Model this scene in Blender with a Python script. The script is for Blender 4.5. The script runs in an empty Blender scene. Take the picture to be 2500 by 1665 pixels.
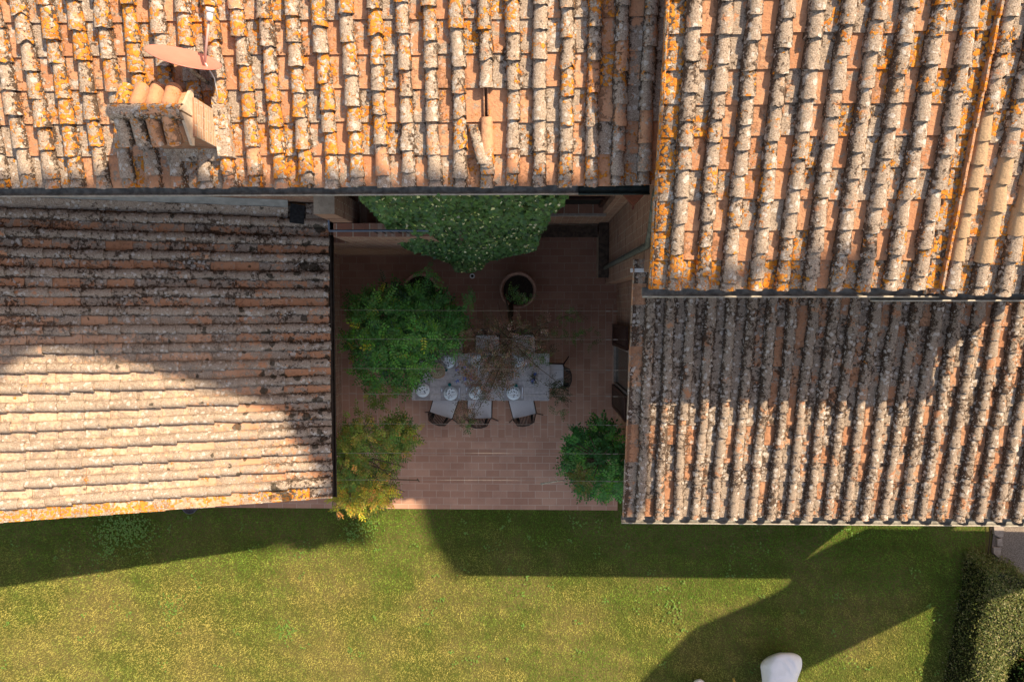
import bpy, math, random
import numpy as np
from mathutils import Vector, Matrix
random.seed(7); RS = np.random.RandomState(11)
S = bpy.context.scene; COL = S.collection
# ------------------------------------------------------------------ camera (drone looking almost straight down)
F, CX, CY, H = 1667., 1250., 832.5, 14.4
n_ = np.array([40, 80.5, -F]); n_ /= np.linalg.norm(n_)
Zc = -n_; Xc = np.array([1, 0, 0.]) - Zc[0]*Zc; Xc /= np.linalg.norm(Xc); Yc = np.cross(Zc, Xc)
R = np.array([Xc, Yc, Zc])
cam = bpy.data.cameras.new('camera'); co = bpy.data.objects.new('camera', cam); COL.objects.link(co)
cam.sensor_width = 36; cam.sensor_fit = 'HORIZONTAL'; cam.lens = F/2500*36; cam.clip_end = 500; cam.clip_start = .1
M = Matrix([[*R[0], 0], [*R[1], 0], [*R[2], H], [0, 0, 0, 1]]); co.matrix_world = M; S.camera = co
def P(px, py, z):
    v = R @ np.array([px-CX, -(py-CY), -F]); t = (z-H)/v[2]; return (v[0]*t, v[1]*t)
def P3(px, py, z): a = P(px, py, z); return Vector((a[0], a[1], z))
# ------------------------------------------------------------------ world, sun, exposure
SA, SB = .74, .62                                     # horizontal sun travel per metre of height
SUN = Vector((SA, SB, 1)).normalized()
w = bpy.data.worlds.new('World'); S.world = w; w.use_nodes = True
nt = w.node_tree; sky = nt.nodes.new('ShaderNodeTexSky'); sky.sky_type = 'NISHITA'; sky.sun_disc = False
sky.sun_elevation = math.asin(SUN.z); sky.sun_rotation = math.atan2(SUN.x, SUN.y)
bg = nt.nodes['Background']; bg.inputs[1].default_value = .15
tn = nt.nodes.new('ShaderNodeMix'); tn.data_type = 'RGBA'; tn.blend_type = 'MULTIPLY'; tn.inputs[0].default_value = 1; tn.inputs[7].default_value = (1, .80, .62, 1)   # warm white balance of the photograph
nt.links.new(sky.outputs[0], tn.inputs[6]); nt.links.new(tn.outputs[2], bg.inputs[0])
sl = bpy.data.lights.new('sun', 'SUN'); sl.energy = 4.0; sl.angle = math.radians(.53); sl.color = (1, .825, .585)
so = bpy.data.objects.new('sun', sl); COL.objects.link(so); so.rotation_euler = SUN.to_track_quat('Z', 'Y').to_euler()
S.view_settings.view_transform = 'Standard'; S.view_settings.look = 'None'; S.view_settings.exposure = 1.2; S.view_settings.gamma = 1
# ------------------------------------------------------------------ node helpers
class NT:
    def __init__(s, name, rough=.9, spec=.2):
        s.m = bpy.data.materials.new(name); s.m.use_nodes = True; s.t = s.m.node_tree
        s.b = s.t.nodes['Principled BSDF']; s.b.inputs['Roughness'].default_value = rough
        s.b.inputs['Specular IOR Level'].default_value = spec
    def n(s, k, **kw):
        o = s.t.nodes.new('ShaderNode'+k)
        for a, v in kw.items(): setattr(o, a, v)
        return o
    def set(s, i, v):
        if v is None: return
        if isinstance(v, bpy.types.NodeSocket): s.t.links.new(v, i)
        else:
            if isinstance(v, (tuple, list)) and len(v) == 3 and i.type == 'RGBA': v = (*v, 1)
            i.default_value = v
    def math(s, op, a, b=0., c=None, clamp=False):
        o = s.n('Math', operation=op, use_clamp=clamp); s.set(o.inputs[0], a); s.set(o.inputs[1], b)
        if c is not None: s.set(o.inputs[2], c)
        return o.outputs[0]
    def noise(s, v, sc, d=3, r=.5, dist=0.):
        o = s.n('TexNoise'); s.set(o.inputs['Vector'], v); o.inputs['Scale'].default_value = sc
        o.inputs['Detail'].default_value = d; o.inputs['Roughness'].default_value = r; o.inputs['Distortion'].default_value = dist
        return o.outputs[0]
    def vor(s, v, sc, out=0, rnd=1., feat='F1'):
        o = s.n('TexVoronoi', feature=feat); s.set(o.inputs['Vector'], v); o.inputs['Scale'].default_value = sc
        o.inputs['Randomness'].default_value = rnd; return o.outputs[out]
    def st(s, f, lo, hi, a=0., b=1.):
        o = s.n('MapRange', interpolation_type='SMOOTHSTEP'); s.set(o.inputs[0], f)
        for k, v in enumerate((lo, hi, a, b)): s.set(o.inputs[k+1], v)
        return o.outputs[0]
    def mix(s, f, a, b, bt='MIX'):
        o = s.n('Mix', data_type='RGBA', blend_type=bt); s.set(o.inputs[0], f); s.set(o.inputs[6], a); s.set(o.inputs[7], b); return o.outputs[2]
    def obj(s): return s.n('TexCoord').outputs['Object']
    def attr(s, nm='Col'):
        o = s.n('Attribute', attribute_name=nm); return o
    def sep(s, v):
        o = s.n('SeparateXYZ'); s.set(o.inputs[0], v); return o.outputs
    def comb(s, x, y, z=0.):
        o = s.n('CombineXYZ'); s.set(o.inputs[0], x); s.set(o.inputs[1], y); s.set(o.inputs[2], z); return o.outputs[0]
    def vadd(s, a, b):
        o = s.n('VectorMath', operation='ADD'); s.set(o.inputs[0], a); s.set(o.inputs[1], b); return o.outputs[0]
    def warp(s, v, sc, amt):
        o = s.n('TexNoise'); s.set(o.inputs['Vector'], v); o.inputs['Scale'].default_value = sc; o.inputs['Detail'].default_value = 3
        q = s.n('VectorMath', operation='SCALE'); s.set(q.inputs[0], o.outputs[1]); q.inputs[3].default_value = amt
        return s.vadd(v, q.outputs[0])
    def out(s, col, bump=None, dist=.01, strength=.6):
        s.set(s.b.inputs['Base Color'], col)
        if bump is not None:
            o = s.n('Bump'); o.inputs['Distance'].default_value = dist; o.inputs['Strength'].default_value = strength
            s.set(o.inputs['Height'], bump); s.set(s.b.inputs['Normal'], o.outputs[0])
        return s.m
def tile_mat(name, gray=0., orange=0., dark=0., white=0., tone=1., clump=0., sun_peach=0.):
    """weathered roof tile: Col.r random per tile, Col.g weathering, Col.b orange lichen (negative: clean new clay), alpha dirt in the valleys"""
    s = NT(name, .95, .08); a = s.attr(); r, g, b = s.sep(a.outputs['Vector']); dirt = a.outputs['Alpha']
    o = s.obj()
    v = s.vadd(o, s.comb(s.math('MULTIPLY', r, 9.), s.math('MULTIPLY', r, 5.), 0.))
    vw = s.warp(v, 16, .045)
    fine = s.noise(v, 75, 4, .75); mid = s.noise(v, 20, 5, .7); big = s.noise(o, 1.1, 3, .6); med = s.noise(vw, 7, 6, .68)
    base = s.mix(r, (.46*tone, .215*tone, .115*tone), (.60*tone, .325*tone, .19*tone))
    base = s.mix(s.st(mid, .42, .72), base, (.44*tone, .22*tone, .125*tone))
    if sun_peach: base = s.mix(s.math('MULTIPLY', s.math('MULTIPLY', s.st(s.sep(o)[0], -3.8, -6.), s.st(s.sep(o)[1], .3, -1.1)), sun_peach), base, s.mix(s.st(mid, .4, .6), (.62, .42, .29), (.70, .51, .38)))  # paler clay painted where the sun falls on the left roof
    grc = s.mix(s.st(fine, .36, .60), (.21*tone, .155*tone, .115*tone), (.49*tone, .395*tone, .315*tone))
    grc = s.mix(s.st(mid, .40, .66, 0, .55), grc, (.30*tone, .215*tone, .155*tone))
    gf = s.st(s.math('ADD', med, s.math('ADD', s.math('MULTIPLY', g, .42), s.math('MULTIPLY', s.math('SUBTRACT', mid, .5), .5))), .66-gray, .72-gray)
    c = s.mix(gf, base, grc)
    on = s.st(g, .05, .3)
    # pale lichen rosettes
    m1 = s.noise(vw, 5, 3); pale = s.mix(s.st(fine, .35, .65), (.45, .385, .335), (.66, .60, .54))
    w1 = s.vor(vw, 13); wf = s.math('MULTIPLY', s.st(w1, .36, .31), s.st(s.math('ADD', m1, s.math('MULTIPLY', g, .14)), .60-white, .63-white))
    w2 = s.vor(vw, 30); wf2 = s.math('MULTIPLY', s.st(w2, .36, .28), s.st(s.math('ADD', mid, s.math('MULTIPLY', dirt, .06)), .585-white*.6, .615-white*.6))
    # dark crust and moss, thickest in the valleys between tiles
    d1 = s.noise(vw, 17, 7, .78); d2 = s.noise(o, 2.2, 3)
    dd = s.math('ADD', s.math('ADD', d1, s.math('MULTIPLY', s.math('SUBTRACT', d2, .5), .4)), s.math('MULTIPLY', dirt, .16))
    df = s.math('MULTIPLY', s.st(dd, .605-dark, .645-dark), on)
    if sun_peach: df = s.math('MULTIPLY', df, s.math('SUBTRACT', 1., s.math('MULTIPLY', s.math('MULTIPLY', s.st(s.sep(o)[0], -3.6, -4.6), s.st(s.sep(o)[1], .2, -1.1)), .75)))  # dark crust thinned there too, painting the sunlit part lighter
    c = s.mix(s.math('MULTIPLY', df, .9), c, s.mix(s.st(fine, .4, .6), (.045, .028, .02), (.11, .07, .048)))
    c = s.mix(s.math('MULTIPLY', s.math('MAXIMUM', wf, wf2), s.math('MULTIPLY', on, .92)), c, pale)
    # orange lichen
    o1 = s.noise(vw, 8, 6, .74); o3 = s.vor(vw, 22)
    thr = s.math('SUBTRACT', .735-orange, s.math('MULTIPLY', b, .29))
    of = s.st(s.math('SUBTRACT', s.math('ADD', o1, s.math('MULTIPLY', s.math('SUBTRACT', big, .5), .55)), thr), 0., .03)
    of = s.math('MULTIPLY', s.math('MULTIPLY', of, s.st(o3, .60, .5)), s.st(g, .02, .1))
    oc = s.mix(s.st(mid, .35, .65), (.58, .16, .012), (.76, .32, .03))
    c = s.mix(s.math('MULTIPLY', of, .9), c, oc)
    nw = s.st(b, -.1, -.4); c = s.mix(nw, c, s.mix(s.st(fine, .3, .7), (.40, .27, .165), (.50, .345, .215)))
    if clump:                                          # dark moss cushions
        k = s.vor(s.warp(o, 6, .16), 4.2); km = s.noise(o, 1.6, 4); x = s.sep(o)[0]
        sz = s.math('MULTIPLY_ADD', s.math('ADD', km, s.math('MULTIPLY', s.math('ADD', x, 4.6), .075)), 1.15, -.40)
        kf = s.math('MULTIPLY', s.st(s.math('SUBTRACT', k, s.math('MULTIPLY', sz, .85)), .05, -.02), .8); c = s.mix(kf, c, s.mix(s.st(fine, .4, .6), (.022, .018, .012), (.05, .042, .028)))
    h = s.math('ADD', s.math('MULTIPLY', fine, .6), s.math('ADD', s.math('MULTIPLY', mid, 1.2), s.math('MULTIPLY', s.math('MAXIMUM', of, df), .5)))
    return s.out(c, h, .02, .9)
def brick_mat(name, axis, c1=(.26, .115, .075), c2=(.36, .19, .125), mort=(.46, .38, .29), bw=.26, bh=.062, dirt=.35):
    s = NT(name, .95, .1); o = s.obj(); x, y, z = s.sep(o)
    wv = s.warp(s.comb(x if axis == 'y' else y, z, 0.), 6, .02)
    b = s.n('TexBrick'); s.set(b.inputs['Vector'], wv); s.set(b.inputs['Color1'], c1); s.set(b.inputs['Color2'], c2); s.set(b.inputs['Mortar'], mort)
    b.inputs['Scale'].default_value = 1; b.inputs['Brick Width'].default_value = bw; b.inputs['Row Height'].default_value = bh
    b.inputs['Mortar Size'].default_value = .008; b.inputs['Mortar Smooth'].default_value = .3; b.inputs['Bias'].default_value = -.1
    n1 = s.noise(o, 4, 5, .7); n2 = s.noise(o, 40, 3, .7)
    c = s.mix(s.math('MULTIPLY', s.st(n1, .4, .7), dirt), b.outputs[0], (.12, .085, .06))
    n3 = s.noise(s.comb(s.math('MULTIPLY', x if axis == 'y' else y, 2.), s.math('MULTIPLY', z, 11.), 0.), 1, 5, .75)
    c = s.mix(s.math('MULTIPLY', s.st(n3, .53, .66), .6), c, (.42, .33, .26)); c = s.mix(s.math('MULTIPLY', s.st(n3, .46, .34), .75), c, (.12, .06, .04)); c = s.mix(s.math('MULTIPLY', s.st(n2, .6, .72), .5), c, (.08, .06, .045))
    return s.out(c, s.math('ADD', s.math('MULTIPLY', b.outputs[1], -.6), n2), .012, .8)
def floor_mat():
    s = NT('cotto_paving', .85, .2); o = s.obj(); x, y, z = s.sep(o)
    def br(v, off=.5):
        b = s.n('TexBrick', offset=off); s.set(b.inputs['Vector'], v); s.set(b.inputs['Color1'], (.45, .235, .155)); s.set(b.inputs['Color2'], (.56, .32, .22))
        s.set(b.inputs['Mortar'], (.58, .41, .31)); b.inputs['Scale'].default_value = 1; b.inputs['Brick Width'].default_value = .302
        b.inputs['Row Height'].default_value = .151; b.inputs['Mortar Size'].default_value = .0065; b.inputs['Mortar Smooth'].default_value = .1
        b.inputs['Bias'].default_value = -.1; return b
    b1 = br(s.comb(x, s.math('ADD', y, .12), 0.)); b2 = br(s.comb(s.math('MULTIPLY', y, -1.), s.math('ADD', x, .04), 0.))
    f = s.math('MULTIPLY', s.math('LESS_THAN', y, .08), s.math('GREATER_THAN', y, -2.75))
    c = s.mix(f, b1.outputs[0], b2.outputs[0])
    n1 = s.noise(o, 1.3, 4, .6); n2 = s.noise(o, 55, 4, .7); n3 = s.noise(o, 9, 4, .6)
    c = s.mix(s.math('MULTIPLY', s.st(n1, .35, .7), .38), c, (.27, .14, .10))
    c = s.mix(s.math('MULTIPLY', s.st(n3, .55, .8), .3), c, (.36, .24, .18))
    c = s.mix(s.math('MULTIPLY', s.st(n2, .58, .7), .25), c, (.13, .075, .055))
    # paving darker toward the back wall
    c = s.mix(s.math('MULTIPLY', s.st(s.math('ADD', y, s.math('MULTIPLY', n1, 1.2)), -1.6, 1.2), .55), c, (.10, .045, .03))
    return s.out(c, s.math('ADD', n2, n3), .004, .5)
def leaf_mat(name='leaf', rough=.5, trans=.25):
    s = NT(name, rough, .35); a = s.attr(); s.set(s.b.inputs['Base Color'], a.outputs['Color'])
    tr = s.n('BsdfTranslucent'); s.set(tr.inputs[0], a.outputs['Color']); mx = s.n('MixShader'); mx.inputs[0].default_value = trans
    s.t.links.new(s.b.outputs[0], mx.inputs[1]); s.t.links.new(tr.outputs[0], mx.inputs[2])
    s.t.links.new(mx.outputs[0], s.t.nodes['Material Output'].inputs[0]); return s.m
def plain(name, c, rough=.6, spec=.3, metal=0., var=.25, sc=30, c2=None):
    s = NT(name, rough, spec); s.b.inputs['Metallic'].default_value = metal; o = s.obj(); n1 = s.noise(o, sc, 4, .6)
    d = c2 or tuple(x*(1-var) for x in c); return s.out(s.mix(s.st(n1, .35, .65), c, d), n1, .002, .3)
def lawn_mat():
    s = NT('lawn_soil', 1, .05); o = s.obj(); n1 = s.noise(o, .55, 4, .6); n2 = s.noise(o, 3, 4, .6); n3 = s.noise(o, 60, 4, .8)
    c = s.mix(s.st(n1, .38, .62), (.11, .12, .025), (.20, .16, .06)); c = s.mix(s.math('MULTIPLY', s.st(n2, .5, .7), .5), c, (.12, .16, .025))
    c = s.mix(s.math('MULTIPLY', s.st(n3, .42, .62), .6), c, (.06, .07, .02)); return s.out(c, n3, .03, 1.)
def cover_mat():
    s = NT('white_cover', .9, .15); o = s.obj(); v = s.warp(o, 2.2, .5); n1 = s.noise(v, 3.2, 4, .55); x, y, z = s.sep(v)
    wv = s.math('SINE', s.math('MULTIPLY', s.math('ADD', x, s.math('MULTIPLY', y, .6)), 26.)); h = s.math('ADD', n1, s.math('MULTIPLY', wv, .12)); f = s.noise(o, 140, 2)
    return s.out(s.mix(s.st(s.noise(o, 5, 4), .45, .75), (.78, .76, .78), (.73, .71, .72)), s.math('ADD', h, s.math('MULTIPLY', f, .01)), .05, .8)
MT = dict(
    north=tile_mat('north_roof_tiles', .02, .10, .004, .03, 1.1), ur=tile_mat('upper_right_roof_tiles', .03, .085, .02, .0, 1.04),
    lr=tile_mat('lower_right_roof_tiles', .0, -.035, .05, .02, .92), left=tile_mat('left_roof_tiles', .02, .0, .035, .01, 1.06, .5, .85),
    brx=brick_mat('brick_wall_x', 'x'), bry=brick_mat('brick_wall_y', 'y'),
    ch_lit=brick_mat('chimney_brick_lit', 'x', (.5, .28, .17), (.62, .42, .27), (.55, .48, .38), .24, .055, .15),  # paler brick copy, sunlight painted into the east face
    ch_shade=brick_mat('chimney_brick_shade', 'y', (.33, .15, .09), (.42, .22, .14), (.3, .24, .18), .24, .055, .3),  # darker brick copy, shade painted into the rest of the stack
    floor=floor_mat(), leaf=leaf_mat(), ivy=leaf_mat('ivy_leaf', .4, .15), lawn=lawn_mat(),
    grass=leaf_mat('grass_blade', .8, .3),
    gutter=plain('aged_gutter', (.24, .225, .20), .6, .3, .1, .5, 12), gutlip=plain('gutter_lip', (.40, .36, .30), .5, .4, .2, .3, 20),
    gutgreen=plain('green_gutter', (.03, .045, .04), .5, .4, .3, .4, 12), gutbrown=plain('brown_gutter', (.045, .03, .02), .5, .3, .2, .4, 12),
    lead=plain('lead_flashing', (.34, .33, .31), .6, .3, .2, .25, 8), pipe=plain('pipe_metal', (.14, .15, .13), .6, .4, .3, .5, 14),
    mortar=plain('lichen_mortar', (.42, .36, .28), .95, .1, 0, .6, 35), dish=plain('dish_paint', (.56, .20, .15), .45, .4, 0, .06, 8),
    white=plain('white_plastic', (.75, .73, .7), .4, .4, 0, .05, 20), wood=plain('bark', (.14, .10, .065), .95, .1, 0, .5, 50),
    pot=plain('terracotta_pot', (.36, .20, .14), .85, .2, 0, .35, 18), soil=plain('pot_soil', (.035, .025, .018), 1, .1, 0, .5, 40),
    shutter=plain('brown_shutter', (.045, .018, .012), .5, .3, 0, .3, 20), dark=plain('dark_interior', (.014, .013, .012), .8, .2, 0, .4, 8),
    rope=plain('dark_rope', (.02, .017, .015), .8, .2, 0, .3, 60), frame=plain('brown_frame', (.035, .02, .014), .5, .4, 0, .2, 40),
    cushion=plain('grey_cushion', (.74, .71, .71), .95, .15, 0, .12, 90), tabl=plain('grey_table', (.56, .515, .51), .7, .3, 0, .25, 26),
    mat=plain('placemat_cloth', (.38, .35, .35), .95, .1, 0, .2, 120), china=plain('china', (.62, .68, .72), .15, .5, 0, .04, 10),
    blueleaf=plain('blue_leaf_print', (.02, .035, .08), .2, .5, 0, .3, 30), steel=plain('steel', (.7, .7, .7), .2, .5, .9, .05, 10),
    straw=plain('straw', (.5, .37, .24), .9, .2, 0, .4, 70), cream=plain('cream_rope', (.55, .48, .34), .9, .2, 0, .3, 60),
    turq=plain('turquoise_glass', (.02, .30, .30), .1, .6, 0, .2, 10), orangeclay=plain('orange_clay', (.45, .15, .05), .7, .3, 0, .2, 30),
    bluefl=plain('blue_petals', (.05, .12, .62), .7, .2, 0, .6, 60, (.16, .10, .45)), gravel=plain('gravel', (.30, .24, .195), .95, .1, 0, .55, 60),
    stone=plain('stone_edge', (.38, .31, .26), .9, .15, 0, .25, 15), cover=cover_mat(),
    wire=plain('wire', (.42, .38, .34), .4, .4, .6, .2, 20), yellow=plain('yellow_wood', (.5, .34, .06), .6, .3, 0, .2, 30),
    rust=plain('rust_red', (.13, .035, .022), .7, .3, 0, .4, 20), slate=plain('black_slab', (.03, .03, .032), .8, .2, 0, .5, 25),
    clay=plain('clean_clay', (.47, .22, .12), .9, .1, 0, .15, 30), grayclay=plain('greyed_lamp', (.10, .095, .12), .5, .4, .2, .3, 20),
    winglass=plain('green_glass', (.03, .045, .038), .15, .5, 0, .2, 5),
    deadwood=plain('pale_dead_wood', (.5, .44, .33), .9, .1, 0, .4, 40), plaster=plain('cream_plaster', (.62, .48, .35), .9, .1, 0, .2, 20),
)
def china_mat():
    s = NT('painted_china', .2, .4); a = s.attr(); s.set(s.b.inputs['Base Color'], s.mix(1., a.outputs['Color'], (.82, .86, .88), 'MULTIPLY')); return s.m
MT['china'] = china_mat()
# ------------------------------------------------------------------ mesh builder
class MB:
    def __init__(s): s.v = []; s.f = []; s.c = []; s.col = (1, 1, 1)
    def add(s, vs, fs, col=None):
        k = len(s.v); s.v += [tuple(x) for x in vs]; s.f += [tuple(i+k for i in f) for f in fs]; s.c += (list(col) if isinstance(col, list) else [col or s.col]*len(vs))
    def box(s, x0, x1, y0, y1, z0, z1, T=None, col=None):
        vs = [Vector((x, y, z)) for z in (z0, z1) for y in (y0, y1) for x in (x0, x1)]
        if T is not None: vs = [T @ p for p in vs]
        s.add(vs, [(0, 2, 3, 1), (4, 5, 7, 6), (0, 1, 5, 4), (2, 6, 7, 3), (0, 4, 6, 2), (1, 3, 7, 5)], col)
    def hexa(s, bot, top, col=None):                    # bottom and top loops
        n = len(bot); s.add(list(bot)+list(top), [tuple(range(n))[::-1], tuple(range(n, 2*n))]+[(i, (i+1) % n, n+(i+1) % n, n+i) for i in range(n)], col)
    def tube(s, pts, r, seg=6, col=None, cap=True):
        pts = [Vector(p) for p in pts]; rs = r if isinstance(r, (list, tuple)) else [r]*len(pts); vs = []; fs = []
        for i, p in enumerate(pts):
            d = (pts[min(i+1, len(pts)-1)]-pts[max(i-1, 0)]).normalized(); a = d.orthogonal().normalized() if abs(d.z) > .9 else d.cross(Vector((0, 0, 1))).normalized()
            b = d.cross(a)
            for k in range(seg):
                t = 2*math.pi*k/seg; vs.append(p+(a*math.cos(t)+b*math.sin(t))*rs[i])
        for i in range(len(pts)-1):
            for k in range(seg): fs.append((i*seg+k, i*seg+(k+1) % seg, (i+1)*seg+(k+1) % seg, (i+1)*seg+k))
        if cap: fs += [tuple(range(seg))[::-1], tuple(range((len(pts)-1)*seg, len(pts)*seg))]
        s.add(vs, fs, col)
    def lathe(s, prof, c, seg=28, col=None, T=None):
        vs = []; fs = []; c = Vector(c)
        for r, z in prof:
            for k in range(seg):
                t = 2*math.pi*k/seg; p = Vector((r*math.cos(t), r*math.sin(t), z)); vs.append((T @ p if T is not None else p)+c)
        for i in range(len(prof)-1):
            for k in range(seg): fs.append((i*seg+k, i*seg+(k+1) % seg, (i+1)*seg+(k+1) % seg, (i+1)*seg+k))
        s.add(vs, fs, col)
    def build(s, name, mat, parent=None, smooth=False, kind=None):
        me = bpy.data.meshes.new(name); me.from_pydata(s.v, [], s.f); me.validate()
        at = me.color_attributes.new('Col', 'FLOAT_COLOR', 'POINT')
        if len(me.vertices) == len(s.c):
            at.data.foreach_set('color', np.array([tuple(c)+(0,) if len(c) == 3 else c for c in s.c], dtype=np.float32).ravel())
        me.materials.append(mat); me.update()
        if smooth: me.polygons.foreach_set('use_smooth', [True]*len(me.polygons))
        o = bpy.data.objects.new(name, me); COL.objects.link(o)
        if parent is not None:
            o.parent = parent; bpy_off = parent.get('_off')
            if bpy_off is not None: o.location = (-bpy_off[0], -bpy_off[1], -bpy_off[2])
        if kind: o['kind'] = kind
        return o
def tag(o, label=None, cat=None, group=None, kind=None):
    for k, v in (('label', label), ('category', cat), ('group', group), ('kind', kind)):
        if v: o[k] = v
    return o
def empty(name, loc=(0, 0, 0), label=None, cat=None, group=None, rz=0, local=False):
    """local=False: children are written in world coordinates and offset back; local=True: children in local coordinates"""
    o = bpy.data.objects.new(name, None); COL.objects.link(o); o.location = loc; o.rotation_euler = (0, 0, rz); o.empty_display_size = .1
    tag(o, label, cat, group)
    if not local: o['_off'] = [float(x) for x in loc]
    return o
def kids(o): return [c for c in bpy.data.objects if c.parent == o]
def copy_tree(o, loc, rz=0, label=None):
    def cp(a, par):
        b = a.copy(); COL.objects.link(b); b.parent = par
        for ch in kids(a): cp(ch, b)
        return b
    ch = list(kids(o)); r = o.copy(); COL.objects.link(r); r.location = loc; r.rotation_euler = (0, 0, rz)
    if label: r['label'] = label
    for c in ch: cp(c, r)
    return r
# ------------------------------------------------------------------ roof tiles
def frame(O, u, vdir, slope):
    """O eave origin, u along the eave, vdir horizontal direction up the slope"""
    O = Vector(O); u = Vector(u).normalized(); vd = Vector((*vdir, 0)).normalized(); v = (vd+Vector((0, 0, slope))).normalized(); n = u.cross(v)
    if n.z < 0: n = -n
    return lambda a, b, c: O+u*a+v*b+n*c
def coppo(mb, fr, u0, v0, L, r1, r2, lift, du=0., col=(.5, .6, .1), seg=9, th=.014, chip=0.):
    """convex cover tile; v0 = lower end, wider, lifted"""
    vs = []; nr = 5; al = []; lo = RS.normal(0, .0013, (nr, 3))
    def ring(t, rr, dz):
        for k in range(seg):
            a = math.pi*(k/(seg-1))-math.pi/2
            x = u0+du*t+rr*math.sin(a)*1.0; h = dz+rr*math.cos(a)*1.0+.012
            j = RS.normal(0, .0011)
            e = chip*max(0, math.cos((a-.8)*2)) if t == 0 else 0
            q = lo[min(nr-1, int(t*4.01))]; vs.append(fr(x+j+q[0], v0+L*t+e+(RS.normal(0, .0045) if t == 0 else 0), h+RS.normal(0, .0016)+q[1]+q[2]*math.sin(a))); al.append(abs(math.sin(a))**4*1.1)
    for i in range(nr):
        t = i/(nr-1); ring(t, r1+(r2-r1)*t, .012+lift*(1-t))
    fs = [(i*seg+k, i*seg+k+1, (i+1)*seg+k+1, (i+1)*seg+k) for i in range(nr-1) for k in range(seg-1)]
    b0 = len(vs); vs += vs[:seg]; al += [1.]*seg; base = len(vs); ring(0, r1-th, .012+lift)             # inner lip
    fs += [(b0+k, base+k, base+k+1, b0+k+1) for k in range(seg-1)]
    for s_, k in ((0, 0), (1, seg-1)):                     # skirts
        b1 = len(vs); vs += [vs[i*seg+k] for i in range(nr)]; b2 = len(vs)
        for i in range(nr):
            t = i/(nr-1); rr = r1+(r2-r1)*t; vs.append(fr(u0+du*t+(rr if s_ else -rr), v0+L*t, -.02))
        fs += [(b1+i, b1+i+1, b2+i+1, b2+i) for i in range(nr-1)]
    al += [1.2]*(len(vs)-len(al)); mb.add(vs, fs, [(*col, x) for x in al])
def pan(mb, fr, u0, v0, L, w, lift, th=.022, col=(.5, .3, .1), rim=True, skew=0.):
    hw = w/2; j = RS.normal(0, .003, 4); vs = []
    for (x, y, h) in ((-hw, 0, lift), (hw, 0, lift), (hw, L, 0), (-hw, L, 0)):
        vs.append(fr(u0+x+j[0]+(skew if y == 0 else 0), v0+y+(j[1]+j[2]*x/hw*.5 if y == 0 else 0), h))
    for (x, y, h) in ((-hw, 0, lift-th), (hw, 0, lift-th), (hw, L, -th), (-hw, L, -th)):
        vs.append(fr(u0+x+j[0]+(skew if y == 0 else 0), v0+y+(j[1]+j[2]*x/hw*.5 if y == 0 else 0), h))
    mb.add(vs, [(0, 4, 5, 1), (1, 5, 6, 2), (3, 7, 4, 0)], (*col, .3))
    A, B, Cc, Dd = vs[:4]; g5 = (0, .2, .36, .64, .8, 1.); tv = [A.lerp(B, q) for q in g5]+[Dd.lerp(Cc, q) for q in g5]
    mb.add(tv, [(q, q+1, q+7, q+6) for q in range(5)], [(*col, w5) for w5 in (1.3, 1.1, .15, .0, .7, 1.2)]*2)
    if rim:
        for sx in (-1, 1):
            a = u0+sx*hw; b = a-sx*.018; vs = []
            for y, h in ((0, lift), (L, 0)):
                for x in (a, b):
                    for dz in (-.002, .028): vs.append(fr(x+j[0]+(skew if y == 0 else 0), v0+y, h+dz))
            mb.add(vs, [(0, 2, 3, 1), (1, 3, 7, 5), (0, 1, 5, 4), (2, 6, 7, 3)], col)
def roof(name, mat, parent, fr, cols, umin, vlen, pitch, panlen, cl, r=(.083, .066), pancol=None, copcol=None, skip=None, firstpan=True, wob=.006, pan_start=0., seed=1, panw=None, cop_start=None, edge_rows=True):
    rs = random.Random(seed); mb = MB(); panw = panw or pitch-.03
    ncol = len(cols)
    pcs = [c-pitch/2 for c in cols]+[cols[-1]+pitch/2]
    rowj = [rs.uniform(-.006, .006) for _ in range(200)]
    for ci, pc in enumerate(pcs):
        v = pan_start; i = 0; wj = rs.uniform(-.01, .01)
        while v < vlen:
            c = pancol(pc, v, rs) if pancol else (rs.random(), .25*rs.random(), .3*rs.random())
            if not (skip and skip('pan', pc, v)): pan(mb, fr, pc, v+rowj[i]+wj*.5+rs.uniform(-.008, .008), panlen*1.12, panw, .026, col=c, skew=rs.uniform(-.004, .004))
            v += panlen; i += 1
    for ci, c0 in enumerate(cols):
        v = (cop_start if cop_start is not None else 0)+rs.uniform(-.015, .02); ph = rs.uniform(0, 6.3); first = True; amp = rs.uniform(.3, 1.4)*wob; drift = rs.uniform(-1, 1)*wob
        while v < vlen:
            L = rs.choice(cl)*rs.uniform(.86, 1.12)
            if first: L = rs.uniform(.08, .16) if edge_rows else L
            du = c0+amp*math.sin(v*2.6+ph)+drift*math.sin(v*1.1)+rs.uniform(-.006, .006)
            c = copcol(c0, v, rs) if copcol else (rs.random(), .35+.65*rs.random(), rs.random()*.6)
            k = rs.uniform(.93, 1.08)
            if not (skip and skip('cop', c0, v)):
                slip = rs.uniform(-.03, .03) if rs.random() < .06 else 0
                coppo(mb, fr, du+slip*.3, v-abs(slip)*.6, L*1.18, r[0]*k, r[1]*k, .022+rs.uniform(0, .012), du=rs.uniform(-.008, .008)-slip, col=c, chip=(rs.uniform(.02, .05) if rs.random() < .09 else 0))
            v += L; first = False
    # boards beneath
    return mb
def deck(mb, fr, u0, u1, v0, v1, th=.08, off=-.035):
    vs = [fr(a, b, c) for c in (off-th, off) for (a, b) in ((u0, v0), (u1, v0), (u1, v1), (u0, v1))]
    mb.hexa(vs[:4], vs[4:], (.6, .1, 0))
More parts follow.
